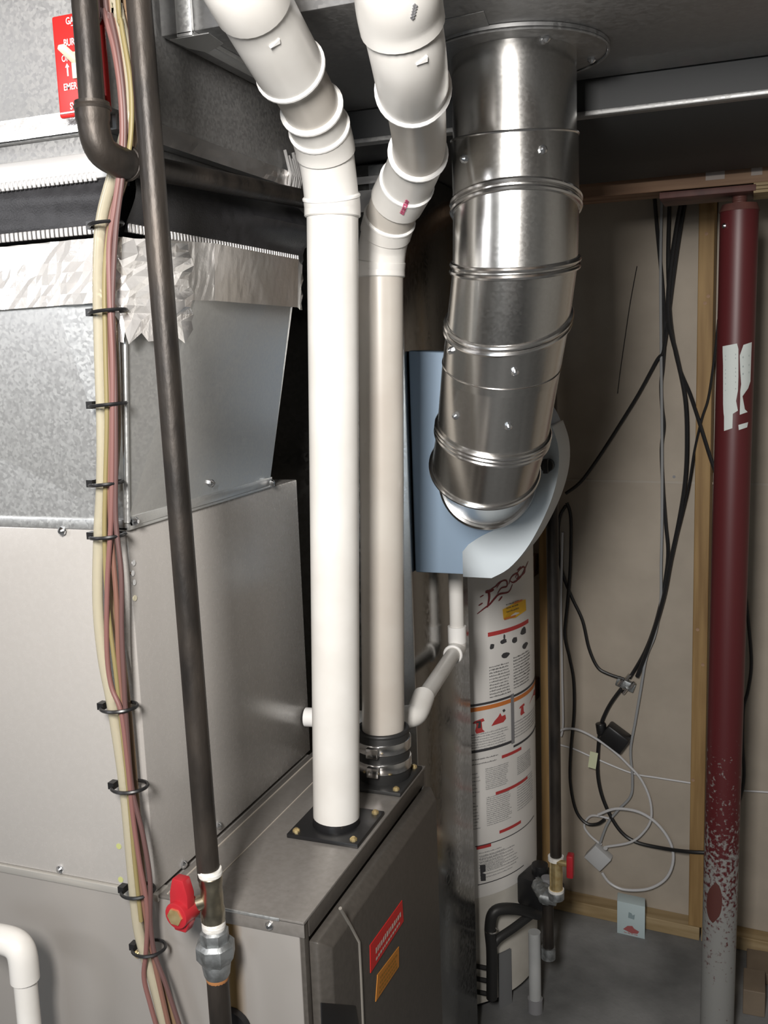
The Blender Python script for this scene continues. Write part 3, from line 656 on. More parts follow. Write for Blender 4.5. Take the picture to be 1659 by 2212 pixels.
# ------------------------------------------------------------------ drain at the lower left
d2 = thing('condensate_pipe', tuple(at(75,2205,y=.84)), 'white plastic drain pipe with an elbow in front of the furnace side', 'drain pipe')
a = at(-60,2012,y=.84); b = at(70,2020,y=.84); c = at(72,2300,y=.84); b = V((c.x+.001, .84, a.z-.002)); rr = .0138
MB().cyl(a, V((b.x-.03,.84,b.z)), rr, 24).build('horizontal_pipe', M_pvc, d2); MB().cyl(V((b.x,.84,b.z-.03)), c, rr, 24).build('vertical_pipe', M_pvc, d2)
MB().tube(spline([V((b.x-.046,.84,b.z)), V((b.x-.018,.84,b.z)), V((b.x-.005,.84,b.z-.005)), V((b.x,.84,b.z-.018)), V((b.x,.84,b.z-.047))], 6), rr+.0034, 24).build('elbow', M_pvc, d2)
m = MB(); scribble(m, lambda u, v: V((b.x-.05+u, .84-rr-.0036, b.z-.008+v)), .0, .028, 0, .004); m.build('pipe_print', M_inkg, d2, smooth=False)

# ------------------------------------------------------------------ gas pipes
GY = .868; gb = at(447,1880,y=GY)
gx = (at(300,0,y=GY).x+gb.x)/2
gas = thing('gas_riser', (gx, GY, 0), 'dark iron gas pipe with a red shutoff lever standing at the furnace corner', 'gas pipe')
g0 = V((at(452,1905,y=GY).x, GY, at(452,1905,y=GY).z)); gt = at(300,0,y=GY); gt = gt+(gt-g0).normalized()*.46
def gl(z): return g0.lerp(gt, (z-g0.z)/(gt.z-g0.z))
zb1 = at(445,1882,y=GY).z
MB().cyl(gl(zb1-.008), gt, .0126, 24).build('pipe', M_iron, gas)
def gz(py): return at(455,py,y=GY).z
ax = lambda py: V((at(457,py,y=GY).x if False else g0.x+.002, GY, gz(py)))
m = MB(); m.tube([ax(1890), ax(1882), ax(1876)], [.0135,.0142,.013], 20); m.build('thread_tape', M_tape, gas)
m = MB(); m.tube([ax(1888),ax(1892),ax(1908),ax(1914),ax(1930),ax(1955),ax(1962),ax(1984),ax(1990)], [.0115,.0135,.0135,.0125,.0128,.0128,.0138,.0138,.012], 20)
m.cyl(ax(1942)+V((-.002,0,0)), ax(1946)+V((-.022,-.020,0)), .0085, 16); m.build('valve_body', noisy(mat('tarnished_brass', (.5,.42,.28), .3, 1), (.42,.38,.30), (.62,.56,.42), 60), gas)
hv = ax(1950)+V((-.024,-.026,0))
hd = V((-.12,-.99,0)).normalized()                                   # stem points out to the left front
m = MB(); m.cyl(hv-hd*.016, hv+hd*.010, .0150, 24); hub = m.build('lever_hub', M_redm, gas, bevel=.0015)
sd = hd.cross(V((0,0,1))).normalized()
pr = [(-.0115,.008),(-.0120,.030),(-.0075,.052),(.0060,.052),(.0105,.030),(.0115,.008),(.0105,-.014),(.0075,-.028),(-.0065,-.028),(-.0110,-.014)]
m = MB(); m.slab([hv+hd*.004+sd*x*1.1-V((0,0,1))*(-z)*.78 for x, z in pr], hd, .013); lev = m.build('lever', M_redm, gas, bevel=.0015)
m = MB(); m.tube([hv+hd*.008, hv+hd*.0125, hv+hd*.0135], [.0102,.0098,.006], 6); m.build('lever_nut', M_brass, lev)
m = MB(); m.tube([ax(1984),ax(1990),ax(2002),ax(2008)], [.012,.0135,.0135,.012], 20); m.build('thread_tape', M_tape, gas)
m = MB(); m.tube([ax(2004),ax(2008),ax(2028),ax(2034)], [.014,.0165,.0165,.014], 8); m.build('union_half', M_union, gas)
m = MB(); m.tube([ax(2028),ax(2036),ax(2060),ax(2076)], [.0185,.0225,.0225,.0165], 8); m.build('union_nut', M_union, gas)
m = MB(); m.tube([ax(2066),ax(2080),ax(2098),ax(2104)], [.0165,.0165,.0150,.0135], 20); m.build('union_half', M_union, gas)
m = MB(); m.tube([ax(2098), ax(2106), ax(2112)], [.0130,.0134,.0126], 20); m.build('rust_band', mat('rust', (.35,.15,.05), .8), gas)
MB().cyl(ax(2100), V((ax(2100).x+.004, GY, .0)), .0126, 24).build('lower_pipe', M_iron, gas)

EY = .85; ez = 1.806
g2 = thing('gas_branch', (-.607, EY, 1.80), 'dark iron gas pipe dropping past the red switch to an elbow', 'gas pipe')
eT = at(186,-40,y=EY); ec = V((at(214,330,y=EY).x, EY, ez)); ec.x = (at(200,240,y=EY).x)
MB().cyl(V((ec.x,EY,ez+.030)), V((eT.x,EY,CEIL-.01)), .0128, 24).build('drop_pipe', M_iron, g2)
MB().tube(spline([V((ec.x,EY,ez+.052)), V((ec.x,EY,ez+.028)), V((ec.x+.002,EY+.006,ez+.008)), V((ec.x+.006,EY+.026,ez)), V((ec.x+.008,EY+.045,ez))], 6), [.0172]*5+[.0158]*15+[.0162]*5, 24).build('elbow', M_iron, g2)
MB().ring(V((ec.x,EY,ez+.047)), (0,0,1), .0150, .0035, 24).build('elbow_band', M_iron, g2)
MB().ring(V((ec.x+.008,EY+.042,ez)), (0,1,0), .0145, .0035, 24).build('elbow_band', M_iron, g2)
he = at(690,436,x=-.604)
MB().cyl(V((ec.x+.008,EY+.04,ez)), V((-.604, 1.42, ez+.024)), .0128, 24).build('horizontal_pipe', M_iron, g2)

# ------------------------------------------------------------------ emergency switch
sw = thing('emergency_switch', tuple(at(165,140,y=FY0-.03)), 'red emergency gas burner switch plate on the grey plenum, half hidden by a black pipe', 'switch')
SY = FY0-.036
qa = [at(px,py,y=SY) for px, py in ((107,32),(206,22),(228,243),(134,254))]
xl = (qa[0].x+qa[3].x)/2-.001; xr = (qa[1].x+qa[2].x)/2+.006; zl = (qa[2].z+qa[3].z)/2; zh = (qa[0].z+qa[1].z)/2
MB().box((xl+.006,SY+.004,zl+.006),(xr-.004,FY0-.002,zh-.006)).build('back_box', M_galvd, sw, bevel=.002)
plate = MB().box((xl,SY,zl),(xr,SY+.006,zh)).build('plate', M_red, sw, bevel=.0025, seg=3)
W_ = xr-xl; H_ = zh-zl
m = MB(); ty = SY-.0006
def fline(s, fx, fz, sz, al='LEFT'): put_text(m, s, sz, V((xl+fx*W_, ty, zl+fz*H_)), (.76,0,0), (0,0,1), al)
fline('GAS', .40, .895, .0095, 'CENTER'); fline('\u2013', .42, .855, .0085, 'CENTER')
fline('BURNER', .44, .690, .0098, 'CENTER'); fline('ON', .15, .545, .0092); fline('EMERGENCY', .47, .265, .0094, 'CENTER'); fline('SWITCH', .46, .072, .0096, 'CENTER')
ax0 = xl+.25*W_; m.box((ax0-.0008,ty,zl+.40*H_),(ax0+.0008,ty+.0004,zl+.49*H_)); m.add([(ax0-.0026,ty,zl+.485*H_),(ax0+.0026,ty,zl+.485*H_),(ax0,ty,zl+.525*H_)], [(0,1,2)])
m.build('lettering', M_white, plate, smooth=False)
m = MB(); m.box((xl+.05*W_,SY-.0016,zl+.035*H_),(xr-.08*W_,SY,zl+.050*H_)); m.build('label_edge', M_white, plate, smooth=False)
tx = xl+.36*W_; m = MB(); m.box((tx,SY-.003,zl+.36*H_),(tx+.010,SY,zl+.62*H_)); m.hexa([(tx+.001,SY-.002,zl+.50*H_),(tx+.009,SY-.002,zl+.50*H_),(tx+.009,SY-.002,zl+.57*H_),(tx+.001,SY-.002,zl+.57*H_),(tx-.006,SY-.016,zl+.62*H_),(tx+.002,SY-.016,zl+.62*H_),(tx+.002,SY-.014,zl+.67*H_),(tx-.006,SY-.014,zl+.67*H_)])
m.build('toggle', M_ivory, plate, bevel=.001)
screw(sw, V((xr-.008,SY,zl+.012)), (0,-1,0)); screw(sw, V((xr-.006,SY-.0,zh-.012)), (0,-1,0))

# ------------------------------------------------------------------ tube and wire bundle at the cabinet corner
BY = FY0-.030
def strand(name, pts, r, mt, label, cat, dy=0.0, n=10, group=None):
    P0 = [at(px, py, y=BY+dy) for px, py in pts]; P = spline([V((P0[0].x, P0[0].y, CEIL-.01))]+P0, 6); m = MB(); m.tube(P, r, n)
    return m.build(name, mt, None, label=label, cat=cat, group=group)
strand('clear_drain_tube', [(243,-60),(252,10),(272,110),(283,220),(268,300),(243,380),(218,480),(212,600),(215,760),(220,920),(219,1050),(213,1160),(211,1300),(222,1420),(243,1530),(268,1700),(283,1860),(296,1990),(312,2060),(334,2130),(360,2240)], .0061, M_clear, 'yellowed clear vinyl tube, thickest in the bundle down the cabinet corner', 'tube', 0, 14)
strand('clear_drain_tube', [(262,-60),(275,30),(293,150),(289,280),(268,380),(243,470),(238,600),(248,780),(252,920),(243,1060),(240,1160),(246,1300),(262,1420),(276,1540),(290,1700),(303,1860),(318,1990),(330,2060),(352,2130),(382,2240)], .0052, mat('dusky_vinyl_tube', (.30,.20,.12), .25, 0, Transmission_Weight=.2), 'dark brownish vinyl tube running behind the pink wires of the bundle', 'tube', .012, 12)
strand('pink_wire', [(212,-60),(224,20),(246,105),(260,200),(264,290),(258,370),(247,450),(236,530),(237,640),(243,780),(243,950),(240,1120),(232,1260),(231,1400),(240,1480),(262,1540),(276,1650),(287,1760),(301,1860),(318,1960),(316,2050),(311,2110),(325,2170),(345,2240)], .0029, M_pink, 'pink wire bending furthest left below the lowest cable tie', 'wire', -.010)
strand('mauve_wire', [(222,-60),(238,30),(256,120),(268,230),(268,320),(262,400),(252,480),(246,570),(243,680),(248,820),(250,980),(250,1120),(262,1240),(263,1360),(268,1470),(273,1560),(285,1700),(308,1800),(324,1900),(325,1990),(334,2060),(356,2120),(376,2180),(396,2240)], .0029, M_mauve, 'mauve wire swinging right along the cabinet corner to the picture bottom', 'wire', -.008)
strand('brown_wire', [(232,-60),(250,40),(270,140),(276,260),(262,380),(240,470),(229,560),(230,700),(236,860),(236,1000),(240,1150),(252,1300),(257,1440),(268,1560),(283,1700),(297,1830),(312,1960),(328,2050),(345,2130),(370,2240)], .0030, M_brown, 'thin brown wire between the clear tube and the pink wires', 'wire', -.003)
strand('yellow_wire', [(250,-60),(262,50),(282,180),(282,300),(262,400),(236,500),(226,600),(228,760),(231,900),(228,1040),(226,1160),(232,1300),(250,1450),(262,1560),(277,1700),(291,1860),(305,1990)], .0026, mat('yellow_wire_jacket', (.24,.195,.085), .45), 'thin yellow wire beside the clear tube in the corner bundle', 'wire', -.006)
ords = ['topmost', 'second from top', 'third from top', 'fourth from top', 'fifth from top', 'sixth from top', 'seventh from top', 'eighth from top', 'lowest']
where = ['beside the black canvas connector', 'below the crumpled foil corner', 'beside the middle of the creased transition', 'beside the lower creased transition', 'at the coil case top corner', 'at the middle of the coil case', 'beside the lower coil case', 'at the furnace top edge', 'beside the brass screw']
for i, (px, py, w) in enumerate(((229,485,.020),(233,673,.024),(233,874,.024),(230,1044,.022),(233,1157,.024),(257,1527,.026),(280,1699,.026),(298,1924,.024),(322,2048,.024))):
    c = at(px,py,y=BY-.001); m = MB(); pts = []
    for k in range(24):
        a_ = 2*PI*k/24; pts.append(c+V((w*.85*math.cos(a_), .0175*math.sin(a_), .0015*math.cos(a_))))
    m.tube(pts, .0021, 6, closed=True); m.box(c+V((-w*.85-.004,-.006,-.004)), c+V((-w*.85+.004,.004,.004)))
    m.build('cable_tie', M_black, None, label='black cable tie %s on the bundle, %s' % (ords[i], where[i]), cat='cable tie', group='cable ties on the corner bundle')

# ------------------------------------------------------------------ water heater
HC = V((-.745, 2.272, 0)); HR = .25
wh = thing('water_heater', tuple(HC), 'tall cylindrical water heater with a white printed label, behind the return duct', 'water heater')
m = MB(); m.tube([HC+V((0,0,.02)), HC+V((0,0,.03)), HC+V((0,0,1.46)), HC+V((0,0,1.47))], [HR-.012,HR,HR,HR-.012], 96); jk = m.build('jacket', M_heat, wh)
m = MB(); m.cyl(HC, HC+V((0,0,.022)), HR-.03, 48); m.build('base_ring', M_black, wh)
def cylhit(px, py):
    d = ray(px,py); f = V((CAM.x-HC.x, CAM.y-HC.y)); dd = V((d.x,d.y)); a_ = dd.dot(dd); b_ = f.dot(dd); c_ = f.dot(f)-HR*HR; D_ = max(0, b_*b_-a_*c_)
    t = (-b_-math.sqrt(D_))/a_; p = CAM+d*t; return math.atan2(p.y-HC.y, p.x-HC.x), p.z
def cp(a_, z, off): return V((HC.x+(HR+off)*math.cos(a_), HC.y+(HR+off)*math.sin(a_), z))
def patch(mb, a0, a1, z0, z1, off, n=None):
    n = n or max(1, int(abs(a1-a0)/.06))
    for k in range(n):
        b0 = a0+(a1-a0)*k/n; b1 = a0+(a1-a0)*(k+1)/n; mb.quad(cp(b0,z0,off), cp(b1,z0,off), cp(b1,z1,off), cp(b0,z1,off))
aL = cylhit(1004,1500)[0]; aR = cylhit(1163,1500)[0]
zT = 1.30; zB = cylhit(1022,1925)[1]
m = MB(); patch(m, aL-.14, aR+.15, zB-.02, zT, .0008, 24); lab = m.build('label_sheet', M_label, wh)
def bar(mt, x0, y0, x1, y1, hpx, off=.0016):
    mb = MB(); a0, z0 = cylhit(x0,y0); a1, z1 = cylhit(x1,y1); h = hpx/FPX*2.3; z = (z0+z1)/2; patch(mb, a0, a1, z-h, z, off); mb.build('heading_bar', mt, lab, smooth=False)
def lines(mb, x0, x1, y0, y1, n, hpx, rag=.15):
    a0, z0 = cylhit(x0,y0); a1, _ = cylhit(x1,y0-20); _, z1 = cylhit(x0,y1); h = hpx/FPX*2.3
    for k in range(n):
        z = z0+(z1-z0)*k/max(1,n-1); e = a1-(a1-a0)*random.uniform(0, rag)
        scribble(mb, lambda u, v: cp(a0+u/HR, v, .0014), 0, (e-a0)*HR, z-h, h, 1.6)
ink = MB(); gry = MB(); mar = MB()
# red heading and pictograms
bar(M_inkr, 1053,1368,1140,1335,9)
for x, y, w, h in ((1056,1392,12,12),(1077,1383,18,10),(1105,1378,12,14),(1122,1358,14,18),(1080,1412,22,12),(1126,1392,13,13),(1086,1370,5,12)):
    a0, z0 = cylhit(x,y); a1, _ = cylhit(x+w,y); hh = h/FPX*2.3; c = (a0+a1)/2; wd_ = (a1-a0)/2
    pl = [cp(c+wd_*math.cos(t_)*random.uniform(.7,1.1), z0-hh/2+hh*.55*math.sin(t_)*random.uniform(.7,1.1), .0016) for t_ in [2*PI*k/9 for k in range(9)]]; MB().quad(*pl).build('pictogram', M_ink, lab, smooth=False)
lines(ink, 1056,1102,1440,1505,11,3.4); lines(ink, 1108,1144,1420,1485,11,3.4)
# two warning boxes
for y0, y1, t_ in ((1530,1494,5),(1634,1588,6)): bar(M_ink, 1006,y0,1104,y1,t_); 
bar(M_ink, 1108,1496,1162,1462,5); bar(M_ink, 1108,1601,1160,1568,5)
bar(M_orange, 1006,1538,1102,1502,9); bar(M_orange, 1108,1502,1162,1470,9)
a0, z0 = cylhit(1102,1500); a1, _ = cylhit(1109,1500); _, z1 = cylhit(1105,1607); MB().quad(cp(a0,z1,.0016),cp(a1,z1,.0016),cp(a1,z0,.0016),cp(a0,z0,.0016)).build('divider', M_inkg, lab, smooth=False)
def blob(mb, x, y, w, h, sh):
    a0, z0 = cylhit(x,y); a1, _ = cylhit(x+w,y); hh = h/FPX*2.3; MB().quad(*[cp(a0+(a1-a0)*u, z0-hh*v, .0017) for u, v in sh]).build('pictogram', mb, lab, smooth=False)
house = [(0,.25),(.2,.1),(.9,.0),(1,.2),(.75,.25),(.8,.75),(1,.95),(.3,1),(.2,.8),(.35,.3)]
flame = [(0,1),(.2,.6),(.45,.3),(.6,0),(.7,.35),(.95,.3),(1,.7),(.8,.95)]
blob(M_inkr, 1020,1555,26,32,house); blob(M_ink, 1028,1558,10,16,[(0,0),(1,0),(1,1),(0,1)]); blob(M_inkr, 1060,1545,32,24,flame); blob(M_ink, 1084,1532,7,8,[(0,.3),(.6,0),(1,.6),(.4,1)])
blob(M_inkr, 1120,1525,12,24,house); blob(M_inkr, 1142,1504,14,18,flame)
lines(gry, 1008,1098,1588,1622,7,3.0); lines(gry, 1110,1158,1560,1592,6,3.0)
# lower text
bar(M_inkr, 1083,1632,1125,1612,7); bar(M_inkr, 1070,1712,1138,1674,7); bar(M_inkr, 1078,1795,1124,1770,7); bar(M_inkr, 1029,1830,1060,1820,7)
lines(ink, 1010,1078,1642,1652,2,3.0); lines(gry, 1048,1098,1660,1704,12,2.6); lines(gry, 1116,1146,1636,1672,10,2.6); lines(gry, 1014,1036,1672,1720,7,2.6,.5)
lines(gry, 1050,1104,1722,1782,15,2.6); lines(gry, 1116,1150,1690,1750,12,2.6); lines(gry, 1018,1036,1735,1790,9,2.6,.5)
bar(M_ink, 1026,1826,1152,1762,2); lines(gry, 1034,1090,1842,1880,7,2.8); lines(gry, 1036,1120,1850,1896,8,2.8,.3)
blob(M_ink, 1036,1868,12,40,[(0,0),(1,.05),(1,.45),(.4,.5),(1,.6),(1,1),(.1,.95)]); bar(M_ink, 1032,1916,1130,1862,2)
# yellow hexagonal seal and the flourished maroon script above it
sh = [(1083,1316),(1108,1302),(1132,1294),(1133,1318),(1110,1334),(1085,1337)]
MB().quad(*[cp(*cylhit(x,y), .0042) for x, y in sh]).build('yellow_seal', M_yellow, lab, smooth=False); bar(M_orange, 1086,1334,1110,1328,4,.0050); bar(M_orange, 1107,1300,1124,1294,4,.0050)
a0, z0 = cylhit(1088,1320)
for k in range(3): scribble(ink, lambda u, v: cp(a0+u/HR, v, .0048), .004, .050, z0-.004+.009*k, .0035)
def stroke(mb, pts, w):
    P = spline([V((*cylhit(x,y), 0)) for x, y in pts], 5); P = [V((p.x*HR, p.y, 0)) for p in P]; n = len(P)
    for i in range(n-1):
        t_ = (P[i+1]-P[i]).normalized(); s_ = V((-t_.y, t_.x, 0)); wa = w*(.35+.65*math.sin(PI*(i+.3)/n)); wb_ = w*(.35+.65*math.sin(PI*(i+1.3)/n))
        q_ = [P[i]-s_*wa, P[i+1]-s_*wb_, P[i+1]+s_*wb_, P[i]+s_*wa]; mb.quad(*[cp(p.x/HR, p.y, .0016) for p in q_])
for pts, w in (([(1030,1326),(1045,1314),(1056,1306),(1068,1292),(1078,1283),(1098,1278),(1106,1262)],.0026),([(1048,1278),(1054,1277),(1056,1290),(1052,1312)],.0034),([(1048,1280),(1066,1273)],.0036),
               ([(1072,1270),(1082,1256),(1093,1254),(1094,1266),(1082,1270),(1074,1282)],.0022),([(1068,1268),(1078,1258),(1090,1252)],.0018),([(1098,1262),(1104,1246),(1116,1238),(1118,1250),(1108,1258),(1100,1254)],.0024),
               ([(1112,1248),(1120,1232),(1130,1224),(1133,1234),(1124,1244),(1114,1250)],.0024),([(1106,1258),(1122,1248),(1132,1230),(1140,1212)],.0022),([(1116,1232),(1124,1224)],.0018),([(1076,1298),(1084,1288)],.0022),
               ([(1033,1308),(1042,1302)],.0018),([(1036,1290),(1044,1285)],.0014),([(1060,1272),(1074,1264)],.0014)): stroke(mar, pts, w)
for mb, mt, nm in ((ink,M_ink,'black_print'),(gry,M_inkg,'grey_print'),(mar,M_inkm,'script_print')):
    mb.build(nm, mt, lab, smooth=False, kind='stuff')
# burner access plate, gas control, burner tubes
a0, z0 = cylhit(1075,2060); a1, z1 = cylhit(1118,2170)
m = MB(); patch(m, a0, a0+.16, z1+.01, z0, .004, 6); patch(m, a0, a0+.16, z1+.01, z0, .0005, 6); m.build('access_plate', mat('grey_plate', (.17,.175,.18), .5), wh)
def hp(px, py, off):    # a point standing off the jacket
    a_, z = cylhit(px,py); return cp(a_, z, off)
c = hp(1132,1905,.045)
rad = V((c.x-HC.x, c.y-HC.y, 0)).normalized(); tan = V((-rad.y, rad.x, 0))
m = MB(); m.obox(c, tan, rad, V((0,0,1)), .085, .085, .075); m.build('gas_control', M_black, wh, bevel=.008)
m = MB(); m.cyl(c+V((0,0,.034)), c+V((0,0,.062)), .020, 18); m.cyl(c+rad*.040+V((0,0,.004)), c+rad*.056+V((0,0,.004)), .024, 24); m.build('control_knob', M_black, wh, bevel=.001)
m = MB(); m.cyl(c+rad*.03-tan*.02+V((0,0,.03)), c+rad*.03-tan*.02+V((0,0,.046)), .014, 14); m.build('reset_button', M_inkg, wh)
m = MB()
m.tube(spline([hp(1125,1960,.05), hp(1085,1945,.045), hp(1052,1950,.040), hp(1044,1985,.036), hp(1048,2040,.034), hp(1050,2140,.030)], 6), .0135, 14); m.build('insulated_tube', M_rubber, wh)
m = MB(); m.tube(spline([hp(1120,1962,.040), hp(1090,1990,.034), hp(1060,2012,.034), hp(1048,2030,.034)], 5), .0105, 12); m.build('burner_tube', M_rubber, wh)
m = MB()
for y in (2085,2112,2140): m.cyl(hp(1018,y,.0), hp(1050,y-6,.028), .006, 10)
m.build('tube_bracket', M_rubber, wh)
m = MB(); m.ring(hp(1046,1992,.036), (0,0,1), .0135, .0028, 20); m.build('tube_clip', M_bead, wh)

# gas line to the heater
gz0 = at(1207,1940,y=2.10)
gp = thing('heater_gas_line', (gz0.x, 2.10, 0), 'dark vertical gas pipe with a small red valve lever beside the water heater', 'gas pipe')
gA = V((gz0.x-.006, 2.10, gz0.z)); gTop = at(1192,1150,y=2.10)
MB().cyl(V((gA.x,2.10,at(1200,1850,y=2.10).z)), V((gTop.x,2.10,1.90)), .0135, 18).build('pipe', M_iron, gp)
vz0 = at(1205,1855,y=2.10).z; vz1 = at(1205,1920,y=2.10).z
m = MB(); m.tube([V((gA.x,2.10,vz0)), V((gA.x,2.10,vz0-.012)), V((gA.x,2.10,(vz0+vz1)/2)), V((gA.x,2.10,vz1+.012)), V((gA.x,2.10,vz1))], [.017,.015,.016,.015,.016], 18); m.build('valve_body', M_brass, gp)
for z in (vz0, vz1-.006):
    m = MB(); m.cyl(V((gA.x,2.10,z-.004)), V((gA.x,2.10,z+.006)), .0185, 18); m.build('thread_tape', M_tape, gp)
lz = at(1230,1870,y=2.08).z; lx = at(1232,1870,y=2.08).x
m = MB(); m.cyl(V((gA.x,2.09,lz)), V((lx-.004,2.085,lz)), .007, 12); m.build('valve_stem', M_brass, gp)
m = MB(); m.box((lx-.008,2.07,lz-.028),(lx+.008,2.094,lz+.028)); m.build('lever', M_redm, gp, bevel=.004)
uz_ = at(1205,1945,y=2.10).z
m = MB(); m.tube([V((gA.x,2.10,vz1)), V((gA.x,2.10,uz_+.022)), V((gA.x,2.10,uz_+.005))], [.015,.019,.019], 18); m.build('elbow', M_union, gp)
ce = hp(1125,1945,.05); ce.z = uz_
m = MB(); m.tube([V((gA.x,2.10,uz_)), V((gA.x-.03,2.10,uz_)), ce], .0135, 16); m.build('nipple', M_union, gp)
for f in (.15,.45,.75):
    p = V((gA.x-.02,2.10,uz_)).lerp(ce, f); d_ = (ce-V((gA.x,2.10,uz_))).normalized(); m = MB(); m.cyl(p-d_*.008, p+d_*.008, .0205, 8); m.build('union_nut', M_union, gp, bevel=.001)
tx_ = V((gA.x,2.10,uz_)).lerp(ce, .45); bz = at(1155,2060,y=tx_.y).z
MB().cyl(tx_+V((0,0,-.004)), V((tx_.x,tx_.y,bz+.02)), .0135, 16).build('sediment_trap', M_iron, gp)
MB().cyl(V((tx_.x,tx_.y,bz+.025)), V((tx_.x,tx_.y,bz-.004)), .0175, 16).build('trap_cap', M_union, gp)
dz = at(1155,2070,y=2.13); db = thing('relief_drain_tube', (dz.x, 2.13, 0), 'short grey plastic relief tube standing on the floor by the heater', 'drain pipe')
MB().cyl(V((dz.x,2.13,.03)), V((dz.x,2.13,dz.z+.07)), .0150, 16).build('pipe', noisy(mat('grey_white_pvc', (.40,.41,.41), .5), (.36,.37,.37), (.44,.45,.45), 10), db)
MB().cyl(V((dz.x,2.13,0)), V((dz.x,2.13,.034)), .0185, 16).build('foot_coupling', M_inkg, db)

# ------------------------------------------------------------------ steel post, beam
pt_ = V((-.040, 2.12, 0))
post = thing('steel_post', tuple(pt_), 'red steel support post with flaking white base and torn paper sticker', 'post')
pz1 = at(1595,455,y=2.12).z; ptop = V((-.034,2.12,pz1)); pbot = V((-.046,2.12,.008)); PRD = .0365
MB().cyl(pbot, ptop, PRD, 40).build('tube', M_post, post)
MB().box((pbot.x-.06,2.06,0),(pbot.x+.06,2.18,.009)).build('base_plate', M_post, post, bevel=.001)
bzm = 1.902
M_oldred = noisy(mat('dark_red_steel', (.10,.035,.03), .6), (.07,.025,.022), (.13,.05,.04), 20)
MB().tube([ptop-V((0,0,.002)), ptop+V((0,0,.012))], [PRD+.002, PRD*.9], 32).build('post_cap', M_oldred, post)
m = MB(); m.cyl(ptop+V((0,0,.008)), V((ptop.x,2.12,bzm-.014)), .0135, 18)
for k in range(8): m.ring(V((ptop.x,2.12,ptop.z+.014+k*.0042)), (0,0,1), .0135, .0012, 18, 6)
m.build('jack_screw', M_oldred, post)
MB().box((at(1430,425,y=2.12).x,2.06,bzm-.016),(ptop.x+.03,2.18,bzm-.004)).build('top_plate', M_oldred, post, bevel=.001)
p = V((ptop.x-.026, 2.12-.0262, ptop.z-.03)); screw(post, p, (-.7,-.7,0))
# torn sticker wrapped on the tube
def postpt(px, py, off=.0006):
    d = ray(px,py); c0 = ptop; f = V((CAM.x-c0.x, CAM.y-c0.y)); dd = V((d.x,d.y)); z_ = None
    t = 2.0
    for _ in range(4):
        z_ = CAM.z+d.z*t; cxx = pbot.lerp(ptop, (z_-pbot.z)/(ptop.z-pbot.z)); f = V((CAM.x-cxx.x, CAM.y-cxx.y)); r_ = PRD+off
        a_ = dd.dot(dd); b_ = f.dot(dd); c_ = f.dot(f)-r_*r_; t = (-b_-math.sqrt(max(0,b_*b_-a_*c_)))/a_
    return CAM+d*t
m = MB()
left = [(1561,748,1592),(1561,760,1595),(1562,790,1595),(1562,820,1595),(1562,850,1594),(1562,872,1590),(1563,893,1594),(1564,900,1583),(1564,931,1582)]
right = [(1606,745,1624),(1598,768,1623),(1599,800,1622),(1601,830,1621),(1599,845,1616),(1599,862,1604),(1598,890,1609),(1598,896,1615)]
def strip(rows, n=8):
    for (x0,y0,x1),(X0,Y0,X1) in zip(rows, rows[1:]):
        for k in range(n):
            u0 = k/n; u1 = (k+1)/n
            m.quad(postpt(x0+(x1-x0)*u0,y0-6*u0), postpt(x0+(x1-x0)*u1,y0-6*u1), postpt(X0+(X1-X0)*u1,Y0-6*u1), postpt(X0+(X1-X0)*u0,Y0-6*u0))
strip(left); strip(right); strip([(1595,918,1616),(1596,929,1614)])
tst = m.build('torn_sticker', mat('weathered_paper', (.56,.60,.58), .7), post, label='torn whitish paper sticker')
m = MB()
for y in (768,776,798,806,815,828,842): m.quad(*[postpt(x,yy,.0010) for x, yy in ((1566,y),(1590,y-4),(1590,y-1),(1566,y+3))])
for y in (770,790,806): m.quad(*[postpt(x,yy,.0010) for x, yy in ((1604,y),(1619,y-4),(1619,y),(1604,y+4))])
m.build('sticker_print', mat('faded_print', (.36,.40,.40), .7), tst, smooth=False, kind='stuff')
m = MB(); strip([(1543-17*math.sqrt(max(0,1-v*v)), 1953+42*v, 1543+17*math.sqrt(max(0,1-v*v))) for v in [-.98+.196*k for k in range(11)]]); m.build('rust_patch', mat('brown_rust', (.09,.025,.02), .7), post)
beam = thing('timber_beam', (.2, 2.12, bzm), 'reddish brown timber beam resting on the steel post', 'beam')
MB().box((-2.2,2.072,bzm),(1.7,2.118,2.14)).build('timber_ply', M_beam, beam, smooth=False, bevel=.002)
MB().box((-2.2,2.120,bzm),(1.7,2.166,2.14)).build('timber_ply', M_beam, beam, smooth=False, bevel=.002)
sx0 = at(1628,395,y=2.066).x
shim = thing('plywood_shim', (.2, 2.07, bzm-.02), 'pale plywood strip under the beam, right of the steel post', 'plywood')
for k in range(3): MB().box((sx0,2.062,bzm-.020+k*.0066),(.6,2.16,bzm-.0142+k*.0066)).build('veneer', M_woodh, shim, smooth=False, bevel=.0006)
for px, py, wx in ((1545,372,.035),(1635,362,.02)):
    p = at(px,py,y=2.0715); MB().box((p.x-wx/2,2.0705,p.z-.014),(p.x+wx/2,2.0725,p.z+.012)).build('paint_patch', mat('faded_stencil', (.42,.36,.32), .7), beam, smooth=False)

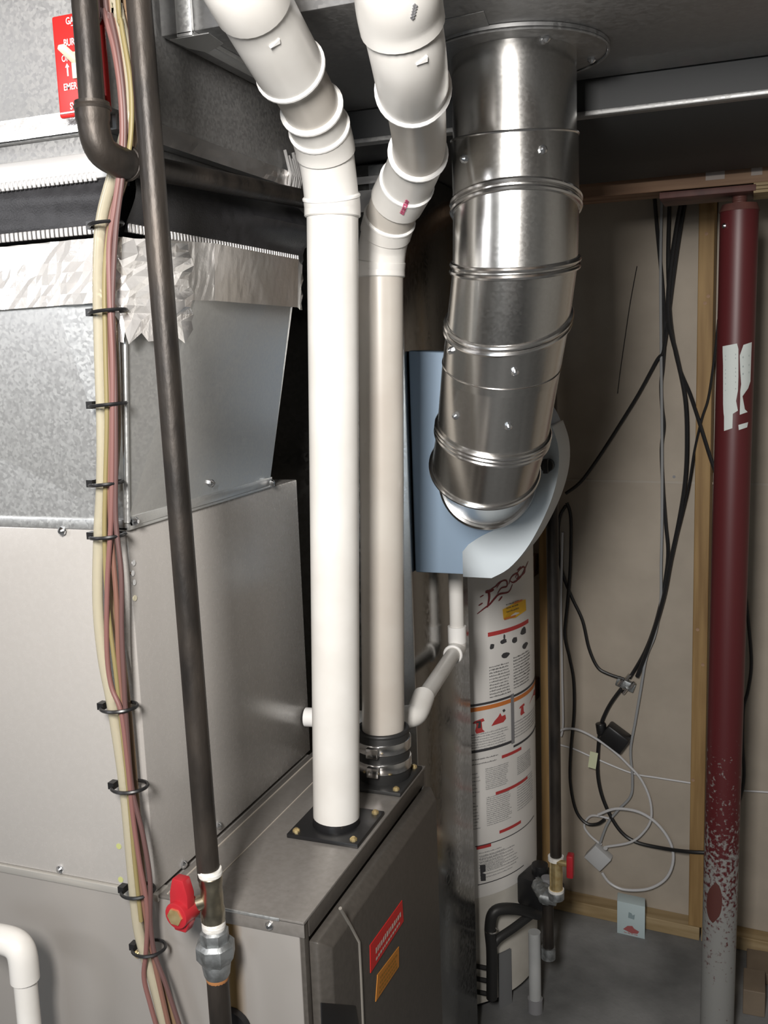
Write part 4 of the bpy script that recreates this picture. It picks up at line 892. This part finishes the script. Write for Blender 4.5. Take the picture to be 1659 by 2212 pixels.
# ------------------------------------------------------------------ cables on the back wall
OFF = .036
def cable(pts, r, mt, label, name='cable', off=OFF, cat='cable', offs=None):
    P = [wallpt(px, py, offs[i] if offs else off) for i, (px, py) in enumerate(pts)]
    m = MB(); m.tube(spline(P, 6), r, 8); return m.build(name, mt, None, label=label, cat=cat)
cable([(1413,415),(1420,500),(1431,620),(1436,720),(1432,790),(1428,830),(1430,880),(1434,920),(1429,970),(1432,1050),(1438,1130),(1443,1200),(1432,1280),(1415,1350),(1392,1410),(1360,1465)], .0048, M_cable, 'black cable hanging leftmost from the top plate down to the splitter')
cable([(1482,425),(1466,520),(1452,620),(1441,710),(1432,760),(1418,780),(1380,850),(1340,915),(1295,985),(1255,1040),(1222,1066)], .0045, M_cable, 'black cable slanting down left to the humidifier', off=.030)
cable([(1474,425),(1460,500),(1446,600),(1444,690),(1462,770),(1480,860),(1484,950),(1480,1040),(1466,1130),(1448,1215),(1436,1280),(1418,1345),(1398,1405),(1376,1462)], .0055, M_cable, 'thick black cable bowing right then down to the splitter', off=.024)
cable([(1446,440),(1443,560),(1446,660),(1452,720),(1466,790),(1490,850),(1510,910),(1530,975),(1545,1020)], .0048, M_cable, 'black cable crossing right to pass behind the red post', off=.028, offs=[.028]*5+[.012,-.008,-.010,-.010])
cable([(1552,690),(1542,780),(1530,860),(1516,905),(1500,975),(1486,1060),(1462,1160),(1446,1225)], .0032, M_cable, 'thin black cable coming left from the red post', off=-.006, offs=[-.008,-.008,-.008,-.008,.0,.020,.026,.028])
cable([(1430,420),(1427,560),(1428,760),(1430,940),(1430,1120),(1428,1220),(1427,1300),(1415,1370),(1396,1420),(1384,1490),(1372,1560),(1362,1620),(1366,1680),(1362,1720),(1335,1750),(1312,1780),(1296,1822)], .0036, M_gcable, 'grey cable hanging straight past the splitter to the white junction box', off=.030)
cable([(1222,1092),(1208,1120),(1205,1175),(1214,1235),(1235,1290),(1258,1340),(1272,1400),(1290,1440),(1312,1455),(1350,1468)], .0046, M_cable, 'black cable looping from behind the humidifier to the splitter')
cable([(1224,1086),(1233,1120),(1232,1220),(1226,1300),(1220,1370),(1230,1420),(1239,1470),(1240,1540),(1233,1620),(1232,1690),(1244,1750),(1266,1778),(1290,1780),(1306,1770)], .0046, M_cable, 'black cable dropping down the left edge of the drywall bay', off=.028)
cable([(1342,1488),(1322,1515),(1308,1540),(1298,1568),(1292,1620),(1292,1680),(1306,1735),(1336,1790),(1372,1818),(1430,1832),(1490,1840),(1545,1842)], .0052, M_cable, 'thick black cable from the splitter, curving right to the red post', off=.026, offs=[.030]*9+[.020,-.010,-.010])
cable([(1588,1200),(1607,1270),(1616,1340),(1623,1430),(1616,1490),(1606,1530),(1604,1600),(1606,1690),(1582,1780)], .0044, M_cable, 'black cable right of the red post')
cable([(1204,1582),(1222,1574),(1250,1577),(1285,1594),(1325,1622),(1355,1650),(1385,1684),(1404,1728),(1406,1770),(1388,1800),(1360,1820),(1310,1829)], .0034, M_wcable, 'white coaxial cable arching from the left to the junction box', off=.022)
cable([(1316,1768),(1278,1762),(1262,1782),(1272,1802),(1290,1818),(1300,1824)], .0034, M_wcable, 'white coaxial cable in a short loop left of the junction box', off=.034)
cable([(1292,1760),(1330,1747),(1380,1754),(1420,1780),(1448,1820),(1454,1860),(1438,1898),(1400,1920),(1350,1922),(1318,1908),(1300,1885)], .0040, M_wcable, 'white coaxial cable coiled in a big loop below the junction box', off=.018)
cable([(1206,1608),(1240,1618),(1290,1640),(1365,1670),(1420,1680),(1497,1692)], .0026, M_wcable, 'thin white wire stapled level across the drywall to the stud', off=.042)
cable([(1606,1708),(1640,1710),(1700,1714)], .0026, M_wcable, 'thin white wire on the drywall right of the red post', off=.042)
cable([(1215,1150),(1212,1300),(1214,1450),(1216,1560),(1212,1590)], .0034, M_wcable, 'pale grey cable hanging straight beside the heater gas line', off=.03)
cable([(1376,575),(1362,650),(1350,730),(1340,800),(1334,850)], .0011, M_cable, 'hair thin wire hanging loose on the upper drywall', name='loose_wire', off=.045)
def wrect(mb, px, py, w, h, ang_, o0, o1):
    c = wallpt(px,py,(o0+o1)/2); a_ = math.radians(ang_); x_ = WX*math.cos(a_)+V((0,0,1))*math.sin(a_); z_ = -WX*math.sin(a_)+V((0,0,1))*math.cos(a_)
    mb.obox(c, x_, WN, z_, w, abs(o1-o0), h)
sp = thing('cable_splitter', tuple(wallpt(1352,1478,.03)), 'small grey metal cable splitter with bright connectors on the drywall', 'splitter')
m = MB(); wrect(m, 1352,1478,.052,.024,-20,.032,.05); m.build('body', M_union, sp, bevel=.002)
for px, py in ((1341,1474),(1356,1463),(1366,1480),(1350,1492)):
    m = MB(); c = wallpt(px,py,.030); d_ = (WX*.55+V((0,0,.8))).normalized(); m.cyl(c-d_*.010, c+d_*.010, .0052, 6); m.build('connector', M_bead, sp)
tr = thing('power_adapter', tuple(wallpt(1328,1595,.03)), 'black plug-in power adapter hanging among the cables on the drywall', 'power adapter')
m = MB(); wrect(m, 1330,1593,.070,.052,-33,.0,.046); m.build('body', M_black, tr, bevel=.006)
m = MB(); m.cyl(wallpt(1297,1562,.02), wallpt(1300,1585,.02), .014, 14); m.build('plug', M_black, tr, bevel=.002)
tg = MB(); wrect(tg, 1281,1642,.022,.048,-8,.010,.012); tg = tg.build('cable_tag', M_tag, None, smooth=False, label='pale green paper tag tied to the thick black cable', cat='tag')
jb = thing('junction_plate', tuple(wallpt(1293,1850,.02)), 'square white plastic junction box tilted like a diamond on the drywall', 'junction box')
m = MB(); wrect(m, 1293,1850,.058,.054,-38,.020,.05); m.build('body', noisy(mat('grey_white_plastic', (.5,.51,.52), .5), (.47,.48,.49), (.53,.54,.55), 8), jb, bevel=.003)
m = MB(); m.cyl(wallpt(1308,1832,.018), wallpt(1308,1832,.030), .006, 10); m.build('cable_entry', M_black, jb)

# ------------------------------------------------------------------ things on the floor
bl = at(1333,2015,z=0); br_ = at(1393,2029,z=0); bd = V((-.10,1,0)).normalized()*.045; bh = at(1333,1946,y=bl.y).z
cb = thing('small_carton', tuple((bl+br_)/2), 'small pale blue carton with red print standing on the floor by the wall', 'carton')
m = MB(); m.hexa([bl,br_,br_+bd,bl+bd]+[p+V((0,0,bh)) for p in (bl,br_,br_+bd,bl+bd)]); m.build('carton_body', M_box, cb, bevel=.001)
bx = (br_-bl); bn = bx.cross(V((0,0,1))).normalized()
def cbp(u, v): return bl+bx*u+V((0,0,bh*v))+bn*.0012
m = MB(); m.quad(*[cbp(u,v) for u, v in ((.22,.17),(.38,.30),(.55,.33),(.62,.26),(.80,.20),(.74,.12),(.50,.10))]); m.build('red_mark', mat('dull_red_print', (.36,.10,.10), .6), cb, smooth=False)
m = MB(); scribble(m, lambda u, v: cbp(u,v), .26, .76, .06, .05)
m.build('red_lettering', mat('dull_red_print_fine', (.40,.16,.16), .6), cb, smooth=False)
m = MB(); m.quad(*[cbp(u,v) for u, v in ((.40,.56),(.62,.54),(.64,.70),(.56,.66),(.52,.72),(.42,.74))]); m.build('grey_mark', mat('slate_print', (.26,.34,.36), .6), cb, smooth=False)
w0 = at(1604,2190,z=0)
lb = thing('timber_offcut', (w0.x+.06, w0.y+.06, 0), 'brown timber offcut standing on the floor right of the post', 'timber')
MB().box((w0.x,w0.y,0),(w0.x+.05,w0.y+.09,.065)).build('block', M_card, lb, smooth=False, bevel=.002)
w1 = at(1612,2120,z=0)
lb2 = thing('floor_board', (w1.x+.2, w1.y+.05, 0), 'dark board lying flat along the wall right of the post', 'board')
MB().box((w1.x,w1.y,0),(w1.x+.5,w1.y+.10,.030)).build('plank', M_card, lb2, smooth=False, bevel=.002)
